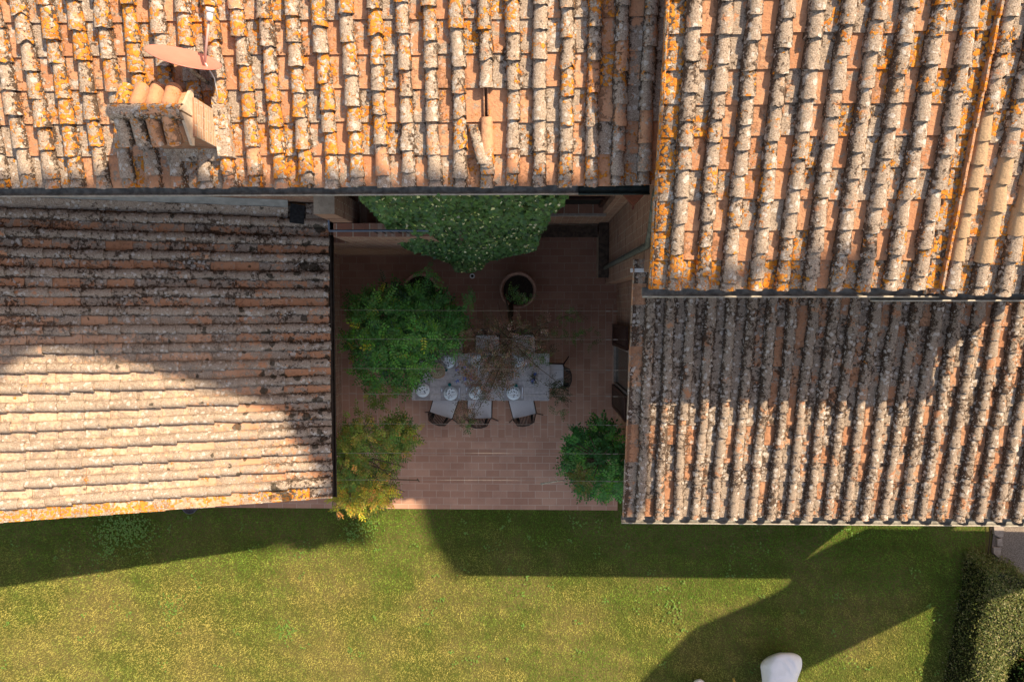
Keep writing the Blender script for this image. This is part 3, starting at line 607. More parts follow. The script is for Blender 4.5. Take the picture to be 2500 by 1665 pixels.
# ================================================================== plants
def inpoly(px, py, poly):
    c = False; n = len(poly)
    for i in range(n):
        x1, y1 = poly[i]; x2, y2 = poly[(i+1) % n]
        if (y1 > py) != (y2 > py) and px < (x2-x1)*(py-y1)/(y2-y1)+x1: c = not c
    return c
def edged(px, py, poly):
    m = 1e9; n = len(poly)
    for i in range(n):
        x1, y1 = poly[i]; x2, y2 = poly[(i+1) % n]; dx, dy = x2-x1, y2-y1; t = max(0, min(1, ((px-x1)*dx+(py-y1)*dy)/(dx*dx+dy*dy))); m = min(m, math.hypot(px-x1-t*dx, py-y1-t*dy))
    return m
class Leaves:
    def __init__(s): s.P = []; s.C = []
    def leaf(s, b, d, up, L, W, col, fold=.25):
        """one leaf as two triangles sharing a midrib"""
        d = d/np.linalg.norm(d); sd = np.cross(d, up); sd /= np.linalg.norm(sd)+1e-9; nn = np.cross(sd, d)
        m = b+d*L*.45
        s.P += [b, m+sd*W/2-nn*fold*W*.5, b+d*L, m-sd*W/2-nn*fold*W*.5]; s.C += [col]*4
    def heart(s, b, d, up, L, W, col):
        d = d/np.linalg.norm(d); sd = np.cross(d, up); sd /= np.linalg.norm(sd)+1e-9
        s.P += [b, b+d*L*.25+sd*W/2, b+d*L, b+d*L*.25-sd*W/2]; s.C += [col]*4
    def compound(s, b, d, L, pal, rs, npair=5, lw=.022, ll=.055, droop=.35, curl=0.):
        d = d/np.linalg.norm(d); up = np.array([0, 0, 1.]); col0 = pal(rs)
        sd = np.cross(d, up); sd /= np.linalg.norm(sd)+1e-9; roll = rs.uniform(-.5, .5); sd = sd*math.cos(roll)+up*math.sin(roll)
        for i in range(npair+1):
            t = (i+.8)/(npair+.8); p = b+d*L*t+np.array([0, 0, -droop*L*t*t])
            for q in ((-1, 1) if i < npair else (0,)):
                dd = (d*.45+sd*q*.9) if q else d
                dd = dd+np.array([rs.uniform(-.15, .15), rs.uniform(-.15, .15), rs.uniform(-.35, .1)])
                k = rs.uniform(.8, 1.2); col = tuple(max(0, c*rs.uniform(.8, 1.25)) for c in col0)
                s.leaf(p, dd, up+np.array([rs.uniform(-.5, .5)+curl*rs.uniform(-1, 1), rs.uniform(-.5, .5)+curl*rs.uniform(-1, 1), 0]), ll*k, lw*k*rs.uniform(.85, 1.15), col)
    def build(s, name, mat, parent=None, kind=None):
        V = np.array(s.P, np.float32); n = len(V)//4; me = bpy.data.meshes.new(name)
        me.vertices.add(len(V)); me.vertices.foreach_set('co', V.ravel())
        i0 = np.arange(n)*4; tri = np.stack([i0, i0+1, i0+2, i0, i0+2, i0+3], 1).ravel().astype(np.int32)
        me.loops.add(len(tri)); me.loops.foreach_set('vertex_index', tri); me.polygons.add(2*n)
        me.polygons.foreach_set('loop_start', np.arange(2*n, dtype=np.int32)*3); me.update(calc_edges=True)
        at = me.color_attributes.new('Col', 'FLOAT_COLOR', 'POINT'); at.data.foreach_set('color', np.c_[np.array(s.C, np.float32), np.ones(len(V), np.float32)].ravel())
        me.materials.append(mat); o = bpy.data.objects.new(name, me); COL.objects.link(o)
        if parent is not None:
            o.parent = parent; f = parent.get('_off')
            if f is not None: o.location = (-f[0], -f[1], -f[2])
        if kind: o['kind'] = kind
        return o
def pal(*cols):
    w_ = [c[0] for c in cols]
    def f(rs):
        t = rs.uniform(0, sum(w_))
        for ww, c in cols:
            t -= ww
            if t <= 0: break
        k = rs.uniform(.7, 1.3); return tuple(x*k for x in c)
    return f
def bushy(lv, poly, n, z0, z1, pl, rs, size=(.16, .26), dome=60, npair=5, lw=.024, ll=.058, clumps=0, droop=.35, thick=.35, curl=0., inner=.3):
    xs = [p[0] for p in poly]; ys = [p[1] for p in poly]; cl = []
    if clumps:
        while len(cl) < clumps:
            a, b = rs.uniform(min(xs), max(xs)), rs.uniform(min(ys), max(ys))
            if inpoly(a, b, poly): cl.append((a, b, rs.uniform(.0, 1.), rs.uniform(14, 34)))
    k = 0
    while k < n:
        if cl and rs.random() < .75:
            c = rs.choice(cl); a, b = rs.gauss(c[0], c[3]*.55), rs.gauss(c[1], c[3]*.55); hz = c[2]
            rx, ry = a-c[0], b-c[1]; fall = min(1, math.hypot(rx, ry)/c[3])
        else:
            a, b = rs.uniform(min(xs), max(xs)), rs.uniform(min(ys), max(ys)); hz = rs.random()*.5; rx = ry = 0; fall = 0
        if not inpoly(a, b, poly): continue
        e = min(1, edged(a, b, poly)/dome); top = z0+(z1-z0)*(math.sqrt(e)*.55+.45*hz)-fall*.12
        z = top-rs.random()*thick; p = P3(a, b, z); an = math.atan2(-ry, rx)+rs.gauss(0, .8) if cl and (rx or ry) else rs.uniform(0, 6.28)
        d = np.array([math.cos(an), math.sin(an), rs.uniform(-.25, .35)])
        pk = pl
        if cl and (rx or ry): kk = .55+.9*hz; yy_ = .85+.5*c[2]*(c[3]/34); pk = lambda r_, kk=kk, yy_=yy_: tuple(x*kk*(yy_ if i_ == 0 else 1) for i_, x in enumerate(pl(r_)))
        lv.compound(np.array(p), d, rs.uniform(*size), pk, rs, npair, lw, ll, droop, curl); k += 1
G1 = pal((5, (.055, .165, .030)), (3, (.085, .23, .035)), (1.4, (.11, .28, .03)), (.25, (.34, .36, .03)), (.5, (.02, .07, .025)))
G2 = pal((5, (.11, .20, .03)), (3, (.18, .23, .035)), (1.2, (.28, .27, .045)), (.25, (.40, .26, .05)))
G2_SUN = pal((4, (.40, .36, .03)), (3, (.26, .30, .03)), (2, (.50, .38, .06)), (.6, (.5, .25, .07)))  # brighter yellow leaves, sunlight put into the tip colour
G3 = pal((5, (.048, .16, .032)), (3, (.07, .22, .036)), (.8, (.11, .30, .03)))
GB = pal((4, (.22, .14, .08)), (3, (.24, .155, .09)), (2, (.36, .26, .17)), (1.6, (.08, .10, .03)))
rs = random.Random(78)
# --- big green wisteria
poly1 = [(905, 672), (955, 705), (1000, 712), (1050, 722), (1092, 735), (1103, 768), (1118, 772), (1120, 798), (1100, 840), (1065, 860), (1040, 890), (1008, 915), (1010, 960), (985, 960), (960, 905), (900, 945), (865, 925), (850, 890), (845, 845), (840, 825), (870, 800), (855, 735), (880, 722), (925, 728), (930, 700)]
pl = empty('wisteria', P3(1018, 708, 0), 'big dense green wisteria in the left pot spreading over the table\'s end', 'wisteria', 'wisteria plants in the courtyard')
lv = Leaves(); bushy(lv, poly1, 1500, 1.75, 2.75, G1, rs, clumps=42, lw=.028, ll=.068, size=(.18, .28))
bushy(lv, [(975, 700), (1040, 700), (1050, 730), (980, 735)], 45, 1.2, 1.7, G1, rs, (.12, .2))
for a, b in ((945, 690), (1055, 700), (845, 830), (1140, 745), (1160, 735), (925, 1010-80), (1110, 850), (1035, 662), (1050, 670)):
    for k in range(4): lv.compound(np.array(P3(a+rs.uniform(-10, 10), b+rs.uniform(-8, 8), 2.1)), np.array([rs.uniform(-1, 1), rs.uniform(-1, 1), 0]), .2, G1, rs)
lv.build('foliage', MT['leaf'], pl)
m = MB(); m.tube([P3(1022, 712, .5), P3(1010, 740, 1.2), P3(1000, 780, 1.9), P3(985, 820, 2.2)], [.045, .04, .035, .03], 8)
for k in range(16):
    a = rs.uniform(870, 1110); b = rs.uniform(720, 900); m.tube([P3(995, 780, 1.9), P3((995+a)/2+rs.uniform(-20, 20), (780+b)/2, 2.1), P3(a, b, 2.2)], [.02, .014, .006], 5)
m.build('stem', MT['wood'], pl, True)
# --- lower left wisteria, sunlight painted into its yellow tips
poly2 = [(815, 1085), (835, 1050), (850, 1010), (880, 1000), (900, 1030), (925, 1040), (950, 1025), (985, 1015), (1005, 1045), (1010, 1080), (975, 1110), (968, 1150), (955, 1190), (958, 1225), (930, 1235), (900, 1228), (885, 1252), (850, 1240), (818, 1215), (808, 1160), (812, 1120)]
pl = empty('wisteria', P3(835, 1140, 0), 'olive wisteria with sunlit yellow tips beside the left building\'s gutter', 'wisteria', 'wisteria plants in the courtyard')
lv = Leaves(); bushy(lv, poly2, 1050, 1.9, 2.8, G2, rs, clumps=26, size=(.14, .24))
bushy(lv, [(815, 1180), (958, 1185), (955, 1230), (900, 1232), (882, 1252), (850, 1240), (812, 1212)], 240, 2.25, 2.85, G2_SUN, rs, clumps=9, size=(.14, .22), thick=.2)
bushy(lv, [(905, 925), (960, 940), (955, 985), (920, 1000), (895, 960)], 45, 1.9, 2.3, G2, rs, (.12, .2))
for a, b in ((820, 1235), (818, 1248), (922, 1238), (1000, 1060), (1015, 1048), (815, 1045)):
    for k in range(3): lv.compound(np.array(P3(a+rs.uniform(-6, 6), b+rs.uniform(-6, 6), 2.3)), np.array([rs.uniform(-1, 1), rs.uniform(-1, 1), 0]), .13, G2_SUN, rs)
lv.build('foliage', MT['leaf'], pl)
m = MB(); m.tube([P3(845, 1090, 0), P3(838, 1110, 1.2), P3(850, 1120, 2.1)], [.045, .035, .03], 8)
for k in range(14):
    a = rs.uniform(830, 990); b = rs.uniform(1020, 1230); m.tube([P3(850, 1120, 2.1), P3((850+a)/2, (1120+b)/2+rs.uniform(-20, 20), 2.35), P3(a, b, 2.5)], [.02, .012, .005], 5)
m.tube([P3(820, 1238, 2.4), P3(822, 1258, 2.4), P3(826, 1270, 2.42), P3(831, 1266, 2.42)], .004, 5); m.tube([P3(918, 1236, 2.3), P3(923, 1252, 2.3), P3(920, 1266, 2.25)], .004, 5)
m.build('stem', MT['wood'], pl, True)
# --- right wisteria bush
poly3 = [(1402, 1050), (1420, 1065), (1440, 1060), (1455, 1030), (1470, 1022), (1488, 1045), (1505, 1070), (1518, 1085), (1524, 1130), (1524, 1190), (1512, 1215), (1480, 1220), (1455, 1210), (1440, 1200), (1405, 1195), (1385, 1165), (1378, 1135), (1392, 1110), (1400, 1085)]
pl = empty('wisteria', P3(1490, 1120, 0), 'round deep green wisteria at the foot of the right courtyard wall', 'wisteria', 'wisteria plants in the courtyard')
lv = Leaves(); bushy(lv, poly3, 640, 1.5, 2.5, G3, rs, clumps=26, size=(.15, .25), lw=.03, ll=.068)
GY = pal((3, (.16, .16, .03)), (2, (.10, .15, .02)), (1, (.26, .2, .08)))
bushy(lv, [(1400, 1155), (1430, 1150), (1440, 1180), (1425, 1200), (1402, 1190)], 34, 2.35, 2.75, GY, rs, (.1, .18), thick=.1)
lv.build('foliage', MT['leaf'], pl)
m = MB(); m.tube([P3(1500, 1100, 0), P3(1480, 1110, 1.2), P3(1465, 1120, 1.9)], [.05, .04, .03], 8)
for k in range(12):
    a = rs.uniform(1395, 1510); b = rs.uniform(1050, 1200); m.tube([P3(1465, 1120, 1.9), P3((1465+a)/2, (1120+b)/2, 2.1), P3(a, b, 2.2)], [.02, .012, .005], 5)
m.build('stem', MT['wood'], pl, True)
# --- withered wisteria over the table
pl = empty('wisteria', P3(1265, 705, 0), 'half withered brown wisteria leaning from the right pot over the table', 'wisteria', 'wisteria plants in the courtyard')
lv = Leaves()
W1 = [(1128, 800), (1160, 780), (1230, 790), (1300, 775), (1345, 790), (1350, 840), (1330, 870), (1290, 890), (1270, 915), (1240, 930), (1200, 925), (1150, 930), (1125, 890), (1130, 845)]
bushy(lv, W1, 480, 2.1, 2.6, GB, rs, (.12, .2), clumps=26, lw=.015, ll=.046, thick=.5, curl=1.2, droop=.8, npair=4)
bushy(lv, [(1160, 850), (1240, 860), (1270, 910), (1240, 950), (1180, 980), (1140, 930)], 260, 2.0, 2.4, GB, rs, (.1, .18), clumps=14, lw=.015, ll=.046, thick=.4, curl=1.2, droop=.8, npair=4)
bushy(lv, [(1130, 975), (1165, 985), (1155, 1020), (1140, 1050), (1118, 1055), (1118, 1010)], 90, 1.6, 2.0, GB, rs, (.1, .18), clumps=6, lw=.014, ll=.04, curl=1.2, droop=.9, npair=4)
bushy(lv, [(1345, 925), (1378, 935), (1382, 965), (1372, 985), (1345, 970)], 70, 1.8, 2.2, pal((3, (.07, .06, .03)), (2, (.03, .06, .015))), rs, (.1, .17), lw=.015, ll=.04, curl=1., npair=4)
GG = pal((3, (.07, .15, .03)), (2, (.11, .20, .03)), (1, (.15, .12, .05)))
for (q, n) in (([(1285, 850), (1340, 855), (1335, 895), (1285, 900)], 30), ([(1240, 700), (1290, 710), (1290, 745), (1250, 750)], 22), ([(1355, 750), (1425, 755), (1425, 775), (1360, 790)], 14), ([(1375, 820), (1450, 805), (1450, 840), (1380, 845)], 20), ([(1260, 790), (1310, 790), (1300, 830), (1260, 830)], 16), ([(1130, 1030), (1148, 1030), (1145, 1052), (1125, 1052)], 9), ([(1345, 1000), (1385, 1005), (1385, 1020), (1350, 1020)], 6), ([(1030, 880), (1055, 885), (1055, 930), (1035, 930)], 12), ([(1365, 790), (1380, 800), (1375, 835), (1362, 830)], 5)):
    bushy(lv, q, n, 1.9, 2.3, GG, rs, (.1, .17), lw=.016, ll=.042, npair=4)
lv.build('foliage', MT['leaf'], pl)
m = MB(); m.tube([P3(1247, 745, .55), P3(1246, 770, 1.1), P3(1248, 800, 1.6), P3(1247, 845, 2.15)], [.055, .06, .055, .03], 9); m.tube([P3(1240, 700, .8), P3(1236, 735, 1.0), P3(1242, 760, 1.2)], [.02, .018, .02], 6)
for a, b in ((1215, 738), (1170, 790), (1160, 775), (1215, 790), (1140, 820), (1200, 880), (1170, 920), (1150, 1010), (1270, 860), (1290, 880), (1330, 860), (1370, 940), (1300, 800), (1340, 800), (1400, 765), (1430, 820), (1230, 900), (1180, 850), (1150, 870), (1255, 930), (1140, 1045)):
    m.tube([P3(1247, 830, 2.0), P3((1247+a)/2+rs.uniform(-12, 12), (830+b)/2+rs.uniform(-12, 12), 2.25), P3(a, b, 2.2)], [.011, .007, .0035], 5)
m.build('stem', MT['wood'], pl, True)
# --- ivy curtain on the back wall
pl = empty('ivy', P3(1135, 655, 0), 'dense ivy curtain with pale speckled leaves on the shaded back wall', 'ivy')
ivp = [(878, 474), (1384, 474), (1372, 500), (1340, 522), (1335, 550), (1318, 570), (1312, 598), (1300, 612), (1250, 622), (1185, 638), (1178, 655), (1150, 665), (1115, 662), (1098, 640), (1060, 626), (1010, 612), (985, 600), (962, 578), (945, 555), (925, 530), (905, 512), (890, 495)]
lv = Leaves(); rs2 = random.Random(5); k = 0
GI = pal((6, (.050, .125, .032)), (3, (.075, .16, .04)), (1.8, (.025, .06, .018)))
GP = pal((2, (.60, .60, .28)), (1, (.40, .48, .12)), (1, (.68, .64, .42)))
def izz(b): return 6.05-(b-474)/190*5.2
while k < 17000:
    a, b = rs2.uniform(875, 1386), rs2.uniform(472, 668)
    if not inpoly(a, b, ivp): continue
    if (a-1340)**2+(b-545)**2 < 30: continue
    e = min(1, edged(a, b, ivp)/40); z = izz(b)+rs2.gauss(0, .12)-(1-e)*.1
    lump = .16*math.sin(a*.045+b*.02)+.14*math.sin(b*.08+a*.013)+.08*math.sin(a*.11-b*.05)
    p = np.array(P3(a, b, z+lump)); 
    up = np.array([rs2.gauss(0, .35), -.75+rs2.gauss(0, .3), .65+rs2.gauss(0, .25)]); d = np.array([rs2.gauss(0, .6), -.5, -.8+rs2.gauss(0, .3)])
    pale = (rs2.random() < (.14 if (math.sin(a*.06)+math.sin(b*.09+a*.02)) > -.2 else .05)) 
    s_ = rs2.uniform(.045, .085); c = GP(rs2) if pale else GI(rs2)
    if e < .2 and rs2.random() < .3: continue
    lv.heart(p, d, up, s_*(.8 if pale else 1), s_*(.7 if pale else 1.05), c); k += 1
lv.build('foliage', MT['ivy'], pl)
m = MB(); q = []
for b in range(474, 668, 8):
    q.append(b)
rows = []
for b in q:
    xs_ = [a for a in range(870, 1390, 4) if inpoly(a, b+.5, ivp)]
    if xs_: rows.append((b, min(xs_)+12, max(xs_)-12))
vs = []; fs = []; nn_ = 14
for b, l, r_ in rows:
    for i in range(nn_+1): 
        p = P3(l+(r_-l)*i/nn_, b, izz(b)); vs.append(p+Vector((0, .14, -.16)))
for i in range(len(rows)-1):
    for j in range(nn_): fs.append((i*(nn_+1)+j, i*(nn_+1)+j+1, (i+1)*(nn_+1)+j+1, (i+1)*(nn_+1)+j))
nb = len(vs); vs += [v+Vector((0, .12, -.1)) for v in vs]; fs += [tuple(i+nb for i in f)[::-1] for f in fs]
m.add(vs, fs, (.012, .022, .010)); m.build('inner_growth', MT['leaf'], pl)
m = MB(); m.tube([P3(1140, 655, 0), P3(1135, 640, 1.2), P3(1130, 600, 2.5), P3(1120, 540, 4.2)], [.06, .05, .04, .03], 8); m.build('stem', MT['wood'], pl, True)
# ================================================================== pots
def pot(px, py, r, lab):
    c = P3(px, py, .62); o = empty('terracotta_pot', (c.x, c.y, 0.012), lab, 'plant pot', 'large terracotta pots', local=True)
    m = MB(); pr = [(r*.62, 0), (r*.82, .2), (r*.95, .45), (r*.99, .54), (r*1.06, .56), (r*1.07, .62), (r*1.0, .635), (r*.93, .62), (r*.9, .56), (r*.85, .50)]
    m.lathe(pr, (0, 0, 0), 40); m.build('pot', MT['pot'], o, True)
    m = MB(); m.lathe([(r*.88, .52), (r*.5, .535), (.001, .54)], (0, 0, 0), 24); m.build('soil', MT['soil'], o); return o
pot(1025, 710, .345, 'large round terracotta pot at left, mostly under the green wisteria')
pot(1265, 708, .345, 'large round terracotta pot at right with the bare withered trunk')
c = P3(1153, 674, .05); m = MB(); m.lathe([(.052, -.04), (.055, 0), (.05, .006), (.034, .0), (.03, -.01)], c, 24); o = m.build('ground_light', MT['white'], None, True); tag(o, 'small white ringed spotlight in the paving below the ivy', 'light')
m = MB(); m.lathe([(.031, -.012), (.001, -.012)], c, 20); m.build('lens', MT['dark'], o)
# ================================================================== wires
for i, (yl, yr) in enumerate(((757, 760), (828, 829), (899, 904), (961, 968), (1034, 1038), (1106, 1108), (1171, 1175))):
    z = 2.72; a = P3(816, yl, z); b = P3(1530, yr, z); m = MB(); pts = [a.lerp(b, t)+Vector((0, 0, -.03*math.sin(math.pi*t))) for t in np.linspace(0, 1, 9)]
    m.tube(pts, .0024, 5, cap=False)
    for t in (.93, .955): m.tube([a.lerp(b, t), a.lerp(b, t+.015)], .009, 6)
    m.box(-.02, .02, -.02, .02, -.02, .02, Matrix.Translation(Vector((LW-.01, b.y, z)))); 
    tag(m.build('trellis_wire', MT['wire']), ['topmost trellis wire, crossing the courtyard just behind the pots', 'second trellis wire from the top, crossing above the far chairs', 'third trellis wire from the top, crossing above the far plates', 'fourth trellis wire from the top, crossing above the near plates', 'trellis wire crossing just in front of the chair backs', 'second trellis wire from the bottom, over open paving', 'bottom trellis wire nearest the lawn, tied to a dead branch'][i], 'wire', 'trellis wires across the courtyard')
m = MB(); m.tube([P3(1320, 1181, 2.75), P3(1345, 1177, 2.75), P3(1380, 1172, 2.74)], [.02, .014, .009], 7); m.tube([P3(1362, 1176, 2.75), P3(1354, 1162, 2.82)], [.008, .004], 5); m.tube([P3(1375, 1173, 2.75), P3(1386, 1178, 2.8)], [.006, .004], 5)
tag(m.build('dead_branch', MT['deadwood'], None, True), 'pale dead branch tied to the end of the bottom wire', 'branch')
m = MB(); m.tube([P3(952, 1170, 2.74), P3(985, 1171, 2.74), P3(1022, 1172, 2.74)], [.008, .012, .008], 6); m.tube([P3(1018, 1168, 2.76), P3(1024, 1176, 2.76)], .01, 6)
tag(m.build('dead_branch', MT['wood'], None, True), 'thin grey vine stem twisted round the left end of the bottom wire', 'branch')
# ================================================================== dining table
TZ = .75; tx0, tx1 = P(1005, 930, TZ)[0], P(1341, 930, TZ)[0]; ty0, ty1 = P(1200, 978, TZ)[1], P(1200, 863, TZ)[1]
tb = empty('dining_table', ((tx0+tx1)/2, (ty0+ty1)/2, 0.012), 'long grey plank dining table laid for a meal in the courtyard', 'table')
m = MB(); nb = 7; w_ = (ty1-ty0)/nb
for k in range(nb): m.box(tx0+.05*(0 if 0 < k < nb-1 else 0), tx1, ty0+w_*k+.002, ty0+w_*(k+1)-.002, TZ-.025, TZ)
m.box(tx0+.01, tx1-.01, ty0+.01, ty1-.01, TZ-.032, TZ-.0255); m.build('table_top', MT['tabl'], tb)
for x in (tx0+.06, tx1-.06):
    for y in (ty0+.06, ty1-.06):
        m = MB(); m.hexa([Vector((x-.02, y-.02, .012)), Vector((x+.02, y-.02, .012)), Vector((x+.02, y+.02, .012)), Vector((x-.02, y+.02, .012))], [Vector((x-.035, y-.035, TZ-.033)), Vector((x+.035, y-.035, TZ-.033)), Vector((x+.035, y+.035, TZ-.033)), Vector((x-.035, y+.035, TZ-.033))]); m.build('leg', MT['tabl'], tb)
m = MB(); m.box(tx0+.1, tx1-.1, ty0+.05, ty0+.07, TZ-.1, TZ-.034); m.box(tx0+.1, tx1-.1, ty1-.07, ty1-.05, TZ-.1, TZ-.034); m.build('apron', MT['tabl'], tb)
# ---- chairs (origin at the seat's rear middle, facing +y, z on the ground)
def chair(lab, grp='dining chairs round the table'):
    o = empty('dining_chair', (0, 0, 0), lab, 'chair', grp, local=True)
    m = MB(); W, Dp = .235, .5; prof = [(-W, 0), (W, 0), (W+.015, Dp), (-W-.015, Dp)]
    def loop(k, z): return [Vector((x*k, (y-Dp/2)*k+Dp/2, z)) for x, y in prof]
    L = [loop(.97, .405), loop(1., .415), loop(1., .455), loop(.97, .47)]
    for a, b in zip(L, L[1:]): m.add(a+b, [(i, (i+1) % 4, 4+(i+1) % 4, 4+i) for i in range(4)])
    m.add(L[-1], [(0, 1, 2, 3)]); m.add(L[0], [(3, 2, 1, 0)]); m.build('seat_cushion', MT['cushion'], o)
    m = MB()
    for a, b in (((-W-.01, 0), (W+.01, 0)), ((W+.01, 0), (W+.02, Dp)), ((W+.02, Dp), (-W-.02, Dp)), ((-W-.02, Dp), (-W-.01, 0))): m.tube([(*a, .39), (*b, .39)], .013, 7)
    m.build('seat_frame', MT['frame'], o)
    bot = [Vector((-W, .0, .45)), Vector((-.12, -.015, .45)), Vector((.12, -.015, .45)), Vector((W, .0, .45))]
    top = [Vector((-.225, .02, .80)), Vector((-.17, -.10, .82)), Vector((-.06, -.135, .83)), Vector((.06, -.135, .83)), Vector((.17, -.10, .82)), Vector((.225, .02, .80))]
    def at(pts, t):
        f = t*(len(pts)-1); i = min(int(f), len(pts)-2); return pts[i].lerp(pts[i+1], f-i)
    m = MB(); n = 23
    for k in range(n):
        t = (k+.5)/n; a = at(bot, t); b = at(top, t); d = at(top, min(1, t+.02))-at(top, max(0, t-.02)); d.normalize(); e = d*.0092
        m.add([a-e, a+e, b+e, b-e, a-e+Vector((0, .008, 0)), a+e+Vector((0, .008, 0)), b+e+Vector((0, .008, 0)), b-e+Vector((0, .008, 0))], [(0, 1, 2, 3), (7, 6, 5, 4), (0, 3, 7, 4), (1, 5, 6, 2)])
    m.build('backrest', MT['rope'], o)
    m = MB(); m.tube([Vector((-W, .0, .44)), *top, Vector((W, .0, .44))], .012, 7); m.build('top_rail', MT['frame'], o, True)
    for sx in (-1, 1):
        m = MB(); m.tube([(sx*(W-.0), .0, .40), (sx*(W+.13), -.13, 0.0)], [.015, .010], 7); m.build('leg', MT['frame'], o)
        m = MB(); m.tube([(sx*(W+.01), Dp-.06, .39), (sx*(W+.05), Dp-.03, 0.0)], [.015, .011], 7); m.build('leg', MT['frame'], o)
    return o
def cpos(px, py): a = P(px, py, .47); return (a[0], a[1], .013)
c0 = chair('near side chair at the left, turned so its back points lower left'); c0.location = cpos(1076, 1014); c0.rotation_euler.z = math.radians(-18)
copy_tree(c0, cpos(1171, 1021), 0, 'near side chair in the middle, set square to the table')
copy_tree(c0, cpos(1281, 1016), math.radians(13), 'near side chair at the right, turned slightly with its back lower right')
copy_tree(c0, cpos(1376, 918), math.radians(90), 'chair at the right head of the table, facing left')
copy_tree(c0, cpos(1277, 818), math.radians(180), 'far side chair at the right, half hidden by withered leaves')
copy_tree(c0, cpos(1100, 812), math.radians(180), 'far side chair at the left, beside the big green wisteria')
copy_tree(c0, cpos(1190, 818), math.radians(180), 'far side chair in the middle, under the withered wisteria')
# ---- table settings
def put(o, px, py, z, rz=0, label=None, first=None): pass
def mkplate():
    o = empty('dinner_plate', (0, 0, 0), 'x', 'plate', 'place setting plates', local=True)
    m = MB(); m.lathe([(.085, 0), (.10, .004), (.142, .014), (.144, .017), (.10, .009), (.001, .008)], (0, 0, 0), 36); m.build('plate', MT['china'], o, True)
    m = MB(); m.lathe([(.07, .012), (.115, .022), (.117, .025), (.08, .018), (.001, .017)], (.004, .006, 0), 32); r5 = random.Random(3)
    for k in range(16):
        t = r5.uniform(0, 6.28); q = r5.uniform(.03, .105); cx, cy = .004+q*math.cos(t), .006+q*math.sin(t); a = r5.uniform(0, 6.28); L = r5.uniform(.010, .019); z = .0275 if q > .08 else .0215
        m.add([(cx+L*math.cos(a+b)*k2, cy+L*math.sin(a+b)*k2, z) for b, k2 in ((0, 1), (.9, .6), (2.3, .6), (math.pi, 1), (4., .6), (5.4, .6))], [(0, 1, 2, 3, 4, 5)], (.02, .035, .08))
    m.build('side_plate', MT['china'], o, True); return o
plates = [(1094, 882, 'patterned plate on the far side of the table at the left, by the straw tray', .3), (1166, 880, 'patterned plate on the far side under the withered leaves', 1.4), (1263, 880, 'patterned plate on the far side at the right, near the trunk', 2.6), (1032, 952, 'patterned plate at the left end of the table under green leaves', 4.), (1100, 960, 'patterned plate on the near side in front of the left chair', 5.2), (1161, 958, 'patterned plate on the near side in front of the middle chair', .9), (1254, 959, 'patterned plate on the near side in front of the right chair', 3.3)]
pp = None
ck = knf = mt = None
def mkmat():
    o = MB(); o.box(-.20, .20, -.15, .15, 0, .004); m = o.build('placemat', MT['mat']); return m
def mkfork():
    o = MB(); o.hexa([Vector((-.003, -.10, 0)), Vector((.003, -.10, 0)), Vector((.002, .04, .004)), Vector((-.002, .04, .004))], [Vector((-.003, -.10, .003)), Vector((.003, -.10, .003)), Vector((.002, .04, .007)), Vector((-.002, .04, .007))])
    o.box(-.010, .010, .04, .055, .004, .007)
    for k in range(4): o.box(-.010+k*.0056, -.0068+k*.0056, .055, .095, .003, .006)
    return o.build('fork', MT['steel'])
def mkknife():
    o = MB(); o.box(-.005, .005, -.11, -.01, 0, .005); pts = [(-.005, -.01), (.005, -.01), (.007, .06), (.003, .115), (-.004, .11)]; o.hexa([Vector((a, b, .001)) for a, b in pts], [Vector((a, b, .004)) for a, b in pts]); return o.build('knife', MT['steel'])
names = ['far left', 'far middle', 'far right', 'left end', 'near left', 'near middle', 'near right']
where = ['the plate nearest the straw tray', 'the far plate under withered leaves', 'the far plate at the right', 'the plate at the left table end', 'the plate before the left near chair', 'the plate before the middle near chair', 'the plate before the right near chair']
for i, (a, b, lab, rz) in enumerate(plates):
    q = P3(a, b, TZ+.01); far = i < 3
    if pp is None: pp = mkplate(); pp.location = q-Vector((0, 0, .0045)); pp.rotation_euler.z = rz; pp['label'] = lab; mt = mkmat(); k1 = mkfork(); k2 = mkknife(); tgt = (mt, k1, k2)
    else:
        copy_tree(pp, q-Vector((0, 0, .0045)), rz, lab); tgt = []
        for src in (mt, k1, k2): d = src.copy(); COL.objects.link(d); tgt.append(d)
    f = 1 if far else -1; base = math.pi if far else 0
    if i == 3: base = -math.pi/2
    ca, sa = math.cos(base), math.sin(base); off = lambda x, y: Vector((q.x+x*ca-y*sa, q.y+x*sa+y*ca, TZ))
    tgt[0].location = off(.0, 0)+Vector((0, 0, .0006)); tgt[0].rotation_euler.z = base; tag(tgt[0], 'dark grey cloth placemat under '+where[i], 'placemat', 'grey placemats')
    tgt[1].location = off(-.175, 0)+Vector((0, 0, .005)); tgt[1].rotation_euler.z = base+.04; tag(tgt[1], 'steel fork beside '+where[i], 'fork', 'steel forks')
    tgt[2].location = off(.172, 0)+Vector((0, 0, .005)); tgt[2].rotation_euler.z = base-.03; tag(tgt[2], 'steel knife beside '+where[i], 'knife', 'steel knives')
